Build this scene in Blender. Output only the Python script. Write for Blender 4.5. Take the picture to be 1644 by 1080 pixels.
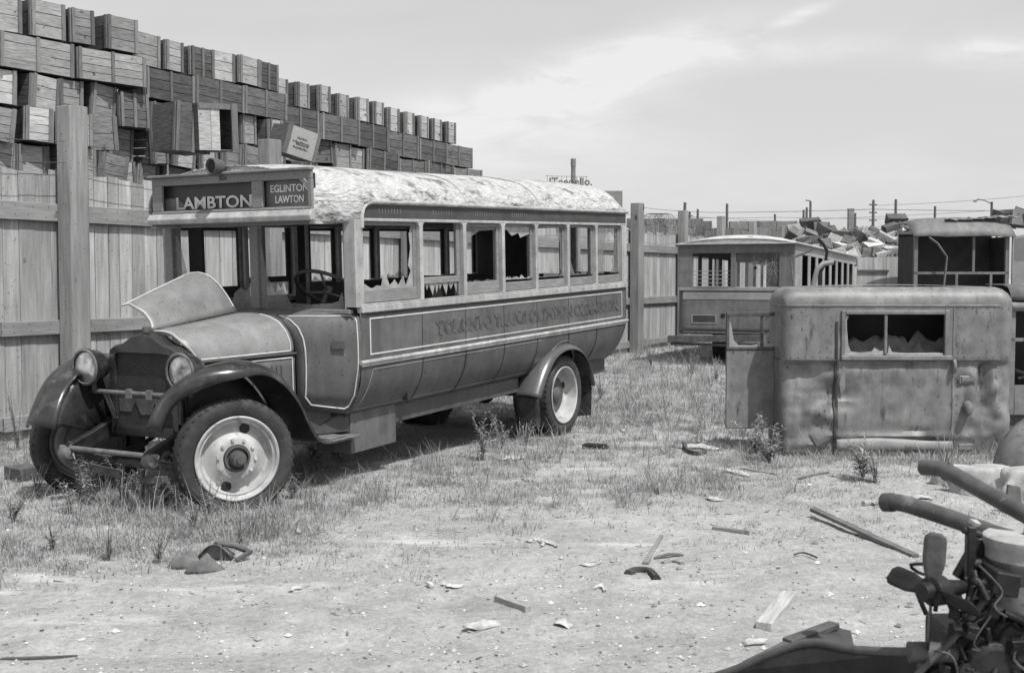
import bpy, math, random
import numpy as np
from mathutils import Vector, Matrix, Euler, noise
R = math.radians
random.seed(7)
for o in list(bpy.data.objects): bpy.data.objects.remove(o)
scn = bpy.context.scene
col = scn.collection
# ------------------------------------------------------------------ camera
PIT = math.atan(93 / 1850)
cd = bpy.data.cameras.new('camera'); cam = bpy.data.objects.new('camera', cd); col.objects.link(cam)
cam.location = (0, 0, 1.75); cam.rotation_euler = (R(90) - PIT, 0, 0)
cd.lens = 36 * 1850 / 1644; cd.sensor_width = 36; cd.clip_end = 3000; cd.clip_start = .05
cd.dof.use_dof = True; cd.dof.focus_distance = 10.5; cd.dof.aperture_fstop = 6.3
scn.camera = cam
# ------------------------------------------------------------------ sky, sun, exposure
SUN_AZ = Vector((.62, -.78, 0)).normalized(); SUN_EL = R(60)
sd = SUN_AZ * math.cos(SUN_EL) + Vector((0, 0, math.sin(SUN_EL)))
w = bpy.data.worlds.new('World'); scn.world = w; w.use_nodes = True
N = w.node_tree.nodes; L = w.node_tree.links; N.clear()
out = N.new('ShaderNodeOutputWorld'); bg = N.new('ShaderNodeBackground'); L.new(bg.outputs[0], out.inputs[0])
sky = N.new('ShaderNodeTexSky'); sky.sky_type = 'NISHITA'; sky.sun_disc = False
sky.sun_elevation = SUN_EL; sky.sun_rotation = math.atan2(SUN_AZ.x, SUN_AZ.y)
sky.dust_density = 3.0; sky.air_density = 1.0
bw = N.new('ShaderNodeRGBToBW'); L.new(sky.outputs[0], bw.inputs[0])
tc = N.new('ShaderNodeTexCoord'); sep = N.new('ShaderNodeSeparateXYZ'); L.new(tc.outputs['Generated'], sep.inputs[0])
def wm(o, a, b=None, c=None):
    q = N.new('ShaderNodeMath'); q.operation = o
    for i, v in enumerate((a, b, c)):
        if v is None: continue
        if isinstance(v, (int, float)): q.inputs[i].default_value = v
        else: L.new(v, q.inputs[i])
    return q.outputs[0]
ysafe = wm('MAXIMUM', sep.outputs[1], .15); cu_ = wm('DIVIDE', sep.outputs[0], ysafe); cv_ = wm('DIVIDE', sep.outputs[2], ysafe)
cmb = N.new('ShaderNodeCombineXYZ'); L.new(cu_, cmb.inputs[0]); L.new(cv_, cmb.inputs[1])
def wnoise(scale, st, detail=6, rough=.55, dist=.5):
    mp = N.new('ShaderNodeMapping'); mp.inputs['Scale'].default_value = st; mp.inputs['Rotation'].default_value = (0, 0, R(-12)); L.new(cmb.outputs[0], mp.inputs[0])
    nz = N.new('ShaderNodeTexNoise'); nz.inputs['Scale'].default_value = scale; nz.inputs['Detail'].default_value = detail; nz.inputs['Roughness'].default_value = rough; nz.inputs['Distortion'].default_value = dist
    L.new(mp.outputs[0], nz.inputs['Vector']); return nz.outputs['Fac']
wisp = wnoise(9, (1, 3.2, 1), 8, .6, .6); broad = wnoise(3, (1, 3.5, 1), 5, .5, .4)
def blob(u0, v0, su, sv, tilt):
    du = wm('SUBTRACT', cu_, u0); dv = wm('SUBTRACT', wm('SUBTRACT', cv_, v0), wm('MULTIPLY', du, tilt))
    q = wm('ADD', wm('POWER', wm('ABSOLUTE', wm('DIVIDE', du, su)), 2.0), wm('POWER', wm('ABSOLUTE', wm('DIVIDE', dv, sv)), 2.0))
    return wm('EXPONENT', wm('MULTIPLY', q, -1.0))
blobs = None
for a_, k_ in (((.075, .178, .10, .020, .30), 1.5), ((.19, .195, .14, .013, .03), .8), ((.015, .150, .13, .022, .14), 1.0), ((.41, .1945, .045, .010, .06), 1.6), ((.24, .222, .03, .006, .4), .9), ((-.06, .115, .16, .03, .05), .7), ((.02, .06, .5, .04, 0), .25)):
    b_ = wm('MULTIPLY', blob(*a_), k_); blobs = b_ if blobs is None else wm('ADD', blobs, b_)
cl_ = wm('MULTIPLY', blobs, wm('MULTIPLY_ADD', wisp, 3.0, -.85)); cl_ = wm('ADD', cl_, wm('MULTIPLY_ADD', broad, .9, -.38))
clc = N.new('ShaderNodeClamp'); L.new(cl_, clc.inputs[0]); clc.inputs[2].default_value = .85
mx = N.new('ShaderNodeMix'); mx.data_type = 'FLOAT'
L.new(clc.outputs[0], mx.inputs[0]); L.new(bw.outputs[0], mx.inputs[2]); mx.inputs[3].default_value = 5.4
# a thin veil of high haze over the clear sky
vl = N.new('ShaderNodeMath'); vl.operation = 'MULTIPLY_ADD'; L.new(mx.outputs[0], vl.inputs[0]); vl.inputs[1].default_value = .62; vl.inputs[2].default_value = 2.75
hz = wm('MULTIPLY', wm('EXPONENT', wm('MULTIPLY', wm('MAXIMUM', cv_, 0.0), -9.0)), .55)
L.new(wm('ADD', vl.outputs[0], hz), bg.inputs['Color']); bg.inputs['Strength'].default_value = .15
sl = bpy.data.lights.new('sun', 'SUN'); sl.energy = 5.0; sl.angle = R(.5); sl.color = (1, .995, .985)
so = bpy.data.objects.new('sun', sl); col.objects.link(so); so.rotation_euler = sd.to_track_quat('Z', 'Y').to_euler()
vs = scn.view_settings; vs.view_transform = 'Standard'; vs.look = 'None'; vs.exposure = -.08; vs.gamma = 1; vs.use_curve_mapping = False
scn.render.engine = 'CYCLES'; scn.render.resolution_x = 1024; scn.render.resolution_y = 672
scn.cycles.max_bounces = 8; scn.cycles.transparent_max_bounces = 16

# ------------------------------------------------------------------ helpers
def pray(px, py):
    x = (px - 822) / 1850; y = -(py - 540) / 1850
    return Vector((x, math.cos(PIT) + y * math.sin(PIT), -math.sin(PIT) + y * math.cos(PIT)))
CP = Vector((0, 0, 1.75))
def G(px, py, z=0):
    d = pray(px, py); return CP + d * ((z - 1.75) / d.z)
def Y(px, py, yy):
    d = pray(px, py); return CP + d * (yy / d.y)
def sm(a, b, t):
    t = max(0, min(1, (t - a) / (b - a))); return t * t * (3 - 2 * t)

def tag(o, label=None, cat=None, group=None, kind=None):
    if label: o['label'] = label
    if cat: o['category'] = cat
    if group: o['group'] = group
    if kind: o['kind'] = kind
    return o
def empty(name, loc=(0, 0, 0), rot=(0, 0, 0), **k):
    o = bpy.data.objects.new(name, None); col.objects.link(o); o.location = loc; o.rotation_euler = rot
    o.empty_display_size = .1
    return tag(o, **k)
def copy_tree(o, parent=None):
    c = o.copy(); col.objects.link(c); c.parent = parent
    for ch in list(o.children): copy_tree(ch, c)
    return c

class MB:
    def __init__(s): s.v = []; s.f = []
    def add(s, vs, fs, M=None):
        b = len(s.v)
        for p in vs:
            p = Vector(p)
            if M is not None: p = M @ p
            s.v.append(p)
        s.f += [tuple(b + i for i in f) for f in fs]
        return s
    def box(s, c, d, rot=None):
        x, y, z = [q / 2 for q in d]
        vs = [(i, j, k) for i in (-x, x) for j in (-y, y) for k in (-z, z)]
        M = Matrix.Translation(c)
        if rot is not None: M = M @ Euler(rot).to_matrix().to_4x4()
        return s.add(vs, [(0, 1, 3, 2), (4, 6, 7, 5), (0, 4, 5, 1), (2, 3, 7, 6), (0, 2, 6, 4), (1, 5, 7, 3)], M)
    def b2(s, x0, x1, y0, y1, z0, z1): return s.box(((x0 + x1) / 2, (y0 + y1) / 2, (z0 + z1) / 2), (abs(x1 - x0), abs(y1 - y0), abs(z1 - z0)))
    def beam(s, a, b, w, h, up=(0, 0, 1)):
        a = Vector(a); b = Vector(b); d = (b - a); l = d.length; d.normalize()
        u = Vector(up); x = d.cross(u)
        if x.length < 1e-4: x = d.cross(Vector((1, 0, 0)))
        x.normalize(); z = x.cross(d)
        M = Matrix((x, d, z)).transposed().to_4x4(); M.translation = (a + b) / 2
        X, Yy, Z = w / 2, l / 2, h / 2
        vs = [(i, j, k) for i in (-X, X) for j in (-Yy, Yy) for k in (-Z, Z)]
        return s.add(vs, [(0, 1, 3, 2), (4, 6, 7, 5), (0, 4, 5, 1), (2, 3, 7, 6), (0, 2, 6, 4), (1, 5, 7, 3)], M)
    def tube(s, pts, r, n=10, cap=True, closed=False):
        pts = [Vector(p) for p in pts]; m = len(pts)
        rr = r if isinstance(r, (list, tuple)) else [r] * m
        up = Vector((0, 0, 1)); base = len(s.v); prev = None
        for i, p in enumerate(pts):
            if closed: t = pts[(i + 1) % m] - pts[i - 1]
            else: t = pts[min(i + 1, m - 1)] - pts[max(i - 1, 0)]
            t.normalize()
            if prev is None:
                x = t.cross(up)
                if x.length < .05: x = t.cross(Vector((1, 0, 0)))
            else: x = prev - t * prev.dot(t)
            x.normalize(); prev = x; y = t.cross(x)
            for k in range(n):
                a = 2 * math.pi * k / n
                s.v.append(p + (x * math.cos(a) + y * math.sin(a)) * rr[i])
        for i in range(m if closed else m - 1):
            j = (i + 1) % m
            for k in range(n):
                s.f.append((base + i * n + k, base + i * n + (k + 1) % n, base + j * n + (k + 1) % n, base + j * n + k))
        if cap and not closed:
            s.f.append(tuple(base + k for k in reversed(range(n)))); s.f.append(tuple(base + (m - 1) * n + k for k in range(n)))
        return s
    def lathe(s, prof, n=32, M=None, mod=None):
        """prof: (radius, y) pairs revolved about the Y axis"""
        vs = []; fs = []
        m = len(prof)
        for k in range(n):
            a = 2 * math.pi * k / n
            for j, (r, y) in enumerate(prof):
                if mod: r, y = mod(k, j, r, y)
                vs.append((r * math.cos(a), y, r * math.sin(a)))
        for k in range(n):
            q = (k + 1) % n
            for j in range(m - 1):
                fs.append((k * m + j, k * m + j + 1, q * m + j + 1, q * m + j))
        return s.add(vs, fs, M)
    def grid(s, fn, nu, nv, skip=None, flip=False):
        b = len(s.v)
        for i in range(nu + 1):
            for j in range(nv + 1): s.v.append(Vector(fn(i / nu, j / nv)))
        for i in range(nu):
            for j in range(nv):
                if skip and skip((i + .5) / nu, (j + .5) / nv): continue
                q = (b + i * (nv + 1) + j, b + (i + 1) * (nv + 1) + j, b + (i + 1) * (nv + 1) + j + 1, b + i * (nv + 1) + j + 1)
                s.f.append(q[::-1] if flip else q)
        return s
    def loft(s, secs, closed=False, caps=False):
        b = len(s.v); n = len(secs[0])
        for sc in secs:
            for p in sc: s.v.append(Vector(p))
        for i in range(len(secs) - 1):
            for k in range(n if closed else n - 1):
                q = (k + 1) % n
                s.f.append((b + i * n + k, b + i * n + q, b + (i + 1) * n + q, b + (i + 1) * n + k))
        if caps:
            s.f.append(tuple(b + k for k in reversed(range(n)))); s.f.append(tuple(b + (len(secs) - 1) * n + k for k in range(n)))
        return s
    def prism(s, pts, off):
        """flat polygon pts (3D) extruded by vector off"""
        n = len(pts); b = len(s.v); off = Vector(off)
        for p in pts: s.v.append(Vector(p))
        for p in pts: s.v.append(Vector(p) + off)
        s.f.append(tuple(b + k for k in range(n))); s.f.append(tuple(b + n + k for k in reversed(range(n))))
        for k in range(n):
            q = (k + 1) % n; s.f.append((b + k, b + n + k, b + n + q, b + q))
        return s
    def build(s, name, m, parent=None, smooth=None, bevel=0, solid=0, sub=0, seg=1, **k):
        me = bpy.data.meshes.new(name); me.from_pydata([tuple(p) for p in s.v], [], s.f); me.validate(); me.update()
        import bmesh
        bm = bmesh.new(); bm.from_mesh(me); bmesh.ops.recalc_face_normals(bm, faces=bm.faces); bm.to_mesh(me); bm.free()
        o = bpy.data.objects.new(name, me); col.objects.link(o); me.materials.append(m)
        if parent is not None: o.parent = parent
        if solid:
            q = o.modifiers.new('s', 'SOLIDIFY'); q.thickness = solid; q.offset = 0
        if sub:
            q = o.modifiers.new('u', 'SUBSURF'); q.levels = sub; q.render_levels = sub
        if bevel:
            q = o.modifiers.new('b', 'BEVEL'); q.width = bevel; q.segments = seg; q.limit_method = 'ANGLE'
        if smooth:
            me.shade_smooth()
            try: me.set_sharp_from_angle(angle=R(smooth))
            except Exception: pass
        return tag(o, **k)

# ------------------------------------------------------------------ materials (the photograph is black and white: every colour is a grey)
def mat(name, c0, c1=None, scale=4, rough=.7, bump=.3, bscale=None, stretch=(1, 1, 1), island=0, objrand=0, spots=None, spot_scale=6, spot_t=(.6, .68), metal=0, detail=6, spec=.3, stretch2=None, bdist=.01, knots=None, streak=0):
    m = bpy.data.materials.new(name); m.use_nodes = True; T = m.node_tree; n = T.nodes; l = T.links
    p = n['Principled BSDF']; p.inputs['Roughness'].default_value = rough; p.inputs['Metallic'].default_value = metal
    p.inputs['Specular IOR Level'].default_value = spec
    if c1 is None: c1 = c0 * 1.25
    t = n.new('ShaderNodeTexCoord'); mpn = n.new('ShaderNodeMapping'); mpn.inputs['Scale'].default_value = stretch
    oi = n.new('ShaderNodeObjectInfo'); ad = n.new('ShaderNodeVectorMath'); ad.operation = 'MULTIPLY_ADD'
    cb = n.new('ShaderNodeCombineXYZ')
    for i in range(3): l.new(oi.outputs['Random'], cb.inputs[i])
    if island:
        ge = n.new('ShaderNodeNewGeometry')
        a2 = n.new('ShaderNodeMath'); a2.operation = 'ADD'; l.new(oi.outputs['Random'], a2.inputs[0]); l.new(ge.outputs['Random Per Island'], a2.inputs[1])
        for i in range(3): l.new(a2.outputs[0], cb.inputs[i])
    l.new(cb.outputs[0], ad.inputs[0]); ad.inputs[1].default_value = (37, 23, 51); l.new(t.outputs['Object'], ad.inputs[2])
    l.new(ad.outputs[0], mpn.inputs[0])
    nz = n.new('ShaderNodeTexNoise'); nz.inputs['Scale'].default_value = scale; nz.inputs['Detail'].default_value = detail; nz.inputs['Roughness'].default_value = .6
    l.new(mpn.outputs[0], nz.inputs['Vector'])
    mr = n.new('ShaderNodeMapRange'); mr.inputs[1].default_value = .3; mr.inputs[2].default_value = .7; mr.inputs[3].default_value = c0; mr.inputs[4].default_value = c1
    l.new(nz.outputs['Fac'], mr.inputs[0]); val = mr.outputs[0]
    # a broad second layer of wear
    n2 = n.new('ShaderNodeTexNoise'); n2.inputs['Scale'].default_value = scale * .22; n2.inputs['Detail'].default_value = 3
    l.new(ad.outputs[0], n2.inputs['Vector'])
    m2 = n.new('ShaderNodeMapRange'); m2.inputs[1].default_value = .3; m2.inputs[2].default_value = .7; m2.inputs[3].default_value = .85; m2.inputs[4].default_value = 1.15
    l.new(n2.outputs['Fac'], m2.inputs[0])
    mu = n.new('ShaderNodeMath'); mu.operation = 'MULTIPLY'; l.new(val, mu.inputs[0]); l.new(m2.outputs[0], mu.inputs[1]); val = mu.outputs[0]
    def mul_rand(src, amt):
        nonlocal val
        r = n.new('ShaderNodeMapRange'); r.inputs[3].default_value = 1 - amt; r.inputs[4].default_value = 1 + amt; l.new(src, r.inputs[0])
        q = n.new('ShaderNodeMath'); q.operation = 'MULTIPLY'; l.new(val, q.inputs[0]); l.new(r.outputs[0], q.inputs[1]); val = q.outputs[0]
    if island: mul_rand(ge.outputs['Random Per Island'], island)
    if objrand: mul_rand(oi.outputs['Random'], objrand)
    if spots is not None:
        n3 = n.new('ShaderNodeTexNoise'); n3.inputs['Scale'].default_value = spot_scale; n3.inputs['Detail'].default_value = 8; n3.inputs['Roughness'].default_value = .65
        if stretch2:
            mq = n.new('ShaderNodeMapping'); mq.inputs['Scale'].default_value = stretch2; l.new(ad.outputs[0], mq.inputs[0]); l.new(mq.outputs[0], n3.inputs['Vector'])
        else: l.new(ad.outputs[0], n3.inputs['Vector'])
        m3 = n.new('ShaderNodeMapRange'); m3.inputs[1].default_value = spot_t[0]; m3.inputs[2].default_value = spot_t[1]
        l.new(n3.outputs['Fac'], m3.inputs[0])
        mm = n.new('ShaderNodeMix'); mm.data_type = 'FLOAT'; l.new(m3.outputs[0], mm.inputs[0]); l.new(val, mm.inputs[2]); mm.inputs[3].default_value = spots; val = mm.outputs[0]
    if knots is not None:
        vo = n.new('ShaderNodeTexVoronoi'); vo.inputs['Scale'].default_value = knots[0]; mk = n.new('ShaderNodeMapping'); mk.inputs['Scale'].default_value = knots[2]; l.new(ad.outputs[0], mk.inputs[0]); l.new(mk.outputs[0], vo.inputs['Vector'])
        mk2 = n.new('ShaderNodeMapRange'); mk2.inputs[1].default_value = knots[1]; mk2.inputs[2].default_value = knots[1] * 2.2; mk2.inputs[3].default_value = .35; mk2.inputs[4].default_value = 1; l.new(vo.outputs['Distance'], mk2.inputs[0])
        qk = n.new('ShaderNodeMath'); qk.operation = 'MULTIPLY'; l.new(val, qk.inputs[0]); l.new(mk2.outputs[0], qk.inputs[1]); val = qk.outputs[0]
    if streak:
        n5 = n.new('ShaderNodeTexNoise'); n5.inputs['Scale'].default_value = 14; n5.inputs['Detail'].default_value = 6; mq5 = n.new('ShaderNodeMapping'); mq5.inputs['Scale'].default_value = (1, 1, .07); l.new(ad.outputs[0], mq5.inputs[0]); l.new(mq5.outputs[0], n5.inputs['Vector'])
        m5 = n.new('ShaderNodeMapRange'); m5.inputs[1].default_value = .35; m5.inputs[2].default_value = .7; m5.inputs[3].default_value = 1 + streak; m5.inputs[4].default_value = 1 - streak; l.new(n5.outputs['Fac'], m5.inputs[0])
        q5 = n.new('ShaderNodeMath'); q5.operation = 'MULTIPLY'; l.new(val, q5.inputs[0]); l.new(m5.outputs[0], q5.inputs[1]); val = q5.outputs[0]
        n6 = n.new('ShaderNodeTexNoise'); n6.inputs['Scale'].default_value = 38; n6.inputs['Detail'].default_value = 4; l.new(ad.outputs[0], n6.inputs['Vector'])
        m6 = n.new('ShaderNodeMapRange'); m6.inputs[1].default_value = .64; m6.inputs[2].default_value = .70; m6.inputs[3].default_value = 1; m6.inputs[4].default_value = .45; l.new(n6.outputs['Fac'], m6.inputs[0])
        q6 = n.new('ShaderNodeMath'); q6.operation = 'MULTIPLY'; l.new(val, q6.inputs[0]); l.new(m6.outputs[0], q6.inputs[1]); val = q6.outputs[0]
    l.new(val, p.inputs['Base Color'])
    if bump:
        nb = n.new('ShaderNodeTexNoise'); nb.inputs['Scale'].default_value = bscale or scale * 3; nb.inputs['Detail'].default_value = 5
        l.new(mpn.outputs[0], nb.inputs['Vector'])
        bp = n.new('ShaderNodeBump'); bp.inputs['Strength'].default_value = bump; bp.inputs['Distance'].default_value = bdist
        l.new(nb.outputs['Fac'], bp.inputs['Height']); l.new(bp.outputs[0], p.inputs['Normal'])
    return m
M = {}
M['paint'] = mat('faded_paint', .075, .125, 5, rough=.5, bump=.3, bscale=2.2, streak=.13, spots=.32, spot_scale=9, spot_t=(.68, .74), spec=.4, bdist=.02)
M['paint_low_shaded'] = mat('lower_paint_shaded', .058, .09, 4, rough=.45, bump=.3, bscale=2, streak=.14, spots=.30, spot_scale=12, spot_t=(.72, .76), spec=.4, bdist=.02)  # body paint darkened to carry the shade on the down-facing lower panels
M['cream'] = mat('cream_trim', .25, .40, 7, streak=.15, rough=.6, bump=.15, spots=.16, spot_scale=14, spot_t=(.62, .7))
M['line'] = mat('pinstripe', .42, .55, 8, rough=.6, bump=0, spots=.25, spot_scale=10, spot_t=(.64, .7))
M['dark'] = mat('dark_paint', .035, .06, 6, rough=.55, bump=.1)
M['letterboard'] = mat('letterboard_paint', .045, .07, 6, rough=.6, bump=.1)
M['ghost'] = mat('worn_lettering', .035, .07, 14, rough=.6, bump=0, spots=.10, spot_scale=13, spot_t=(.44, .56))
M['ghost2'] = mat('old_lettering_ghost', .07, .10, 14, rough=.6, bump=0, spots=.10, spot_scale=9, spot_t=(.42, .54))
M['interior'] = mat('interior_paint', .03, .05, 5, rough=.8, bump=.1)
M['sash'] = mat('sash_wood', .15, .24, 8, rough=.7, bump=.2, stretch=(1, 6, 6))
M['rubber'] = mat('tyre_rubber', .026, .055, 9, rough=.85, bump=.3, bscale=40, spots=.10, spot_scale=5, spot_t=(.55, .75))
M['canister'] = mat('canister_paint', .16, .34, 9, rough=.6, bump=.3, streak=.2, spots=.05, spot_scale=9, spot_t=(.56, .7))
M['disc'] = mat('wheel_paint', .28, .50, 6, rough=.5, bump=.1, spots=.16, spot_scale=8, spot_t=(.6, .72))
M['hub'] = mat('hub_iron', .07, .12, 10, rough=.6, bump=.3)
M['fender'] = mat('fender_enamel', .016, .038, 6, rough=.25, bump=.22, streak=.12, bscale=3, spec=.55, spots=.10, spot_scale=5, spot_t=(.56, .75), bdist=.02)
M['fender_lt'] = mat('rear_fender_enamel', .07, .11, 4, rough=.28, bump=.05, bscale=3, spec=.6, bdist=.02)
M['iron'] = mat('rusty_iron', .05, .11, 12, rough=.75, bump=.4, bscale=30)
M['iron_lt'] = mat('grey_iron', .09, .16, 12, rough=.6, bump=.3, bscale=30, spots=.06, spot_scale=9, spot_t=(.58, .7))
M['pipe'] = mat('rusty_pipe', .05, .10, 9, rough=.6, bump=.5, bscale=18, spots=.16, spot_scale=11, spot_t=(.62, .72))
M['oily'] = mat('oily_metal', .008, .028, 10, rough=.5, bump=.5, bscale=25)
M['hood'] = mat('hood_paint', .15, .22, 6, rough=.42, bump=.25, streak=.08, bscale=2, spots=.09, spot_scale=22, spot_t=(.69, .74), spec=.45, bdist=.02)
M['chrome'] = mat('lamp_metal', .12, .2, 10, rough=.3, bump=.05, metal=.7)
M['core'] = mat('radiator_core', .012, .06, 60, rough=.7, bump=.8, bscale=60, stretch=(1, 3, .7), detail=2)
M['canvas'] = mat('roof_canvas', .30, .50, 22, rough=.9, bump=1.0, bscale=7, spots=.15, spot_scale=3.6, spot_t=(.545, .63), stretch2=(.9, 1.2, 1.6), stretch=(.8, 1.9, 1.9), bdist=.07, spec=.1)
M['canvas2'] = mat('old_canvas', .32, .46, 6, rough=.9, bump=.8, bscale=8, spots=.2, spot_scale=4, spot_t=(.6, .66), bdist=.03, spec=.1)
M['board'] = mat('fence_board', .26, .40, 3.2, rough=.85, bump=.25, bscale=9, stretch=(9, 9, .7), island=.17, spots=.13, spot_scale=3.2, spot_t=(.68, .75), spec=.15, knots=(3.0, .035, (1.4, 0, .55)), streak=.16)
M['rail'] = mat('fence_rail', .17, .27, 3, rough=.85, bump=.3, bscale=9, stretch=(.8, 9, 9), island=.1, spots=.1, spot_scale=3, spot_t=(.66, .72), spec=.15)
M['post'] = mat('fence_post', .18, .28, 3, rough=.85, bump=.4, bscale=8, stretch=(8, 8, .7), objrand=.1, spots=.12, spot_scale=3.5, spot_t=(.65, .72), spec=.15, knots=(2.2, .05, (1, 1, .6)), streak=.12)
M['crate_side'] = mat('crate_side_boards', .06, .145, 5, rough=.9, bump=.3, bscale=9, stretch=(1.2, 1.2, 8), objrand=.32, island=.22, spots=.04, spot_scale=6, spot_t=(.64, .72), spec=.1)  # weathered boards; the darker tone also carries the shade on crate sides
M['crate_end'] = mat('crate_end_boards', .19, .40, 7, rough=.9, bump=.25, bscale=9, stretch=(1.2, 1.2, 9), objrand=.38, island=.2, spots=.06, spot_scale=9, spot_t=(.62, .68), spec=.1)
M['cleat'] = mat('crate_cleat', .12, .22, 5, rough=.9, bump=.25, bscale=9, stretch=(8, 8, 1.2), objrand=.3, spec=.1)
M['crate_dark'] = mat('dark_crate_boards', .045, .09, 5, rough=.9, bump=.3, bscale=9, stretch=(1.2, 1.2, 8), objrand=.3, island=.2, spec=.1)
M['crate_pale'] = mat('pale_crate_panel', .3, .4, 6, rough=.9, bump=.15, stretch=(6, 1, 6), spots=.12, spot_scale=13, spot_t=(.62, .66), spec=.1)
M['wreck'] = mat('wreck_paint', .115, .20, 7, streak=.12, rough=.5, bump=.3, bscale=2.8, spots=.045, spot_scale=8, spot_t=(.60, .70), spec=.4, stretch2=(1, 1, .3), bdist=.03)
M['bus2'] = mat('old_bus_paint', .11, .16, 5, streak=.14, rough=.6, bump=.15, bscale=3, spots=.09, spot_scale=6, spot_t=(.66, .72), spec=.3)
M['bus2_lt'] = mat('old_bus_trim', .2, .28, 5, rough=.6, bump=.15, spots=.13, spot_scale=8, spot_t=(.64, .72))
M['paper'] = mat('paper_scrap', .30, .56, 12, rough=.95, bump=.8)
M['drywood'] = mat('dry_scrap_wood', .2, .34, 6, rough=.9, bump=.5, stretch=(1, 8, 8), objrand=.3, spec=.1)
M['rag'] = mat('canvas_rag', .10, .2, 7, rough=.95, bump=.6, objrand=.2, spec=.05)
M['crate_pale2'] = mat('pale_crate_end', .24, .44, 9, rough=.9, bump=.2, stretch=(1.2, 1.2, 9), island=.15, objrand=.25, spots=.08, spot_scale=14, spot_t=(.58, .64), spec=.1)
M['concrete'] = mat('concrete', .28, .45, 9, rough=.95, bump=.8, bscale=25, spots=.2, spot_scale=8, spot_t=(.6, .7), spec=.1)
M['pole'] = mat('pole_wood', .07, .11, 4, rough=.9, bump=0)
M['brick'] = mat('chimney_brick', .14, .2, 4, rough=.9, bump=0)
M['sign_bg'] = mat('sign_black', .03, .045, 5, rough=.4, bump=0, spec=.5)
M['sign_lt'] = mat('sign_letter', .5, .7, 9, rough=.5, bump=0, spots=.2, spot_scale=25, spot_t=(.64, .7))
M['sign_grey'] = mat('sign_grey', .10, .14, 6, rough=.5, bump=0)
M['stone'] = mat('pebble', .2, .55, .6, rough=.95, bump=0, island=.5, spec=.1)
M['litter'] = mat('litter', .14, .42, .6, rough=.95, bump=0, island=.6, spec=.1)
def glassmat(name, fac, dust):
    m = bpy.data.materials.new(name); m.use_nodes = True; n = m.node_tree.nodes; l = m.node_tree.links
    p = n['Principled BSDF']; p.inputs['Base Color'].default_value = (dust, dust, dust, 1); p.inputs['Roughness'].default_value = .12
    t = n.new('ShaderNodeBsdfTransparent'); mxs = n.new('ShaderNodeMixShader')
    nz = n.new('ShaderNodeTexNoise'); nz.inputs['Scale'].default_value = 7; nz.inputs['Detail'].default_value = 5
    tcn = n.new('ShaderNodeTexCoord'); l.new(tcn.outputs['Object'], nz.inputs['Vector'])
    mr = n.new('ShaderNodeMapRange'); mr.inputs[1].default_value = .3; mr.inputs[2].default_value = .75; mr.inputs[3].default_value = fac * .6; mr.inputs[4].default_value = min(1, fac * 1.5)
    l.new(nz.outputs['Fac'], mr.inputs[0]); l.new(mr.outputs[0], mxs.inputs[0]); l.new(t.outputs[0], mxs.inputs[1]); l.new(p.outputs[0], mxs.inputs[2])
    l.new(mxs.outputs[0], n['Material Output'].inputs[0]); return m
M['glass'] = glassmat('dusty_glass', .38, .22)
M['glass_clear'] = glassmat('window_glass', .16, .3)
M['glass_edge'] = glassmat('glass_edge', .5, .45)
def lensmat():
    m = bpy.data.materials.new('lamp_lens'); m.use_nodes = True; n = m.node_tree.nodes; l = m.node_tree.links; p = n['Principled BSDF']
    p.inputs['Metallic'].default_value = .75; p.inputs['Roughness'].default_value = .22
    t = n.new('ShaderNodeTexCoord'); wv = n.new('ShaderNodeTexNoise'); wv.inputs['Scale'].default_value = 9; l.new(t.outputs['Object'], wv.inputs[0])
    mr = n.new('ShaderNodeMapRange'); mr.inputs[3].default_value = .12; mr.inputs[4].default_value = .7; mr.inputs[1].default_value = .35; mr.inputs[2].default_value = .65
    l.new(wv.outputs['Fac'], mr.inputs[0]); l.new(mr.outputs[0], p.inputs['Base Color']); return m
M['lens'] = lensmat()
def leafmat(name, a, b):
    m = bpy.data.materials.new(name); m.use_nodes = True; n = m.node_tree.nodes; l = m.node_tree.links
    p = n['Principled BSDF']; p.inputs['Roughness'].default_value = .7; p.inputs['Specular IOR Level'].default_value = .2
    ge = n.new('ShaderNodeNewGeometry'); mr = n.new('ShaderNodeMapRange'); mr.inputs[3].default_value = a; mr.inputs[4].default_value = b
    l.new(ge.outputs['Random Per Island'], mr.inputs[0]); l.new(mr.outputs[0], p.inputs['Base Color'])
    tr = n.new('ShaderNodeBsdfTranslucent'); l.new(mr.outputs[0], tr.inputs[0]); ms = n.new('ShaderNodeMixShader'); ms.inputs[0].default_value = .35
    l.new(p.outputs[0], ms.inputs[1]); l.new(tr.outputs[0], ms.inputs[2]); l.new(ms.outputs[0], n['Material Output'].inputs[0]); return m
M['grass_dry'] = leafmat('dry_grass', .22, .50)
M['grass_green'] = leafmat('green_weed', .14, .40)
M['leaf'] = leafmat('weed_leaf', .22, .46)

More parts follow.
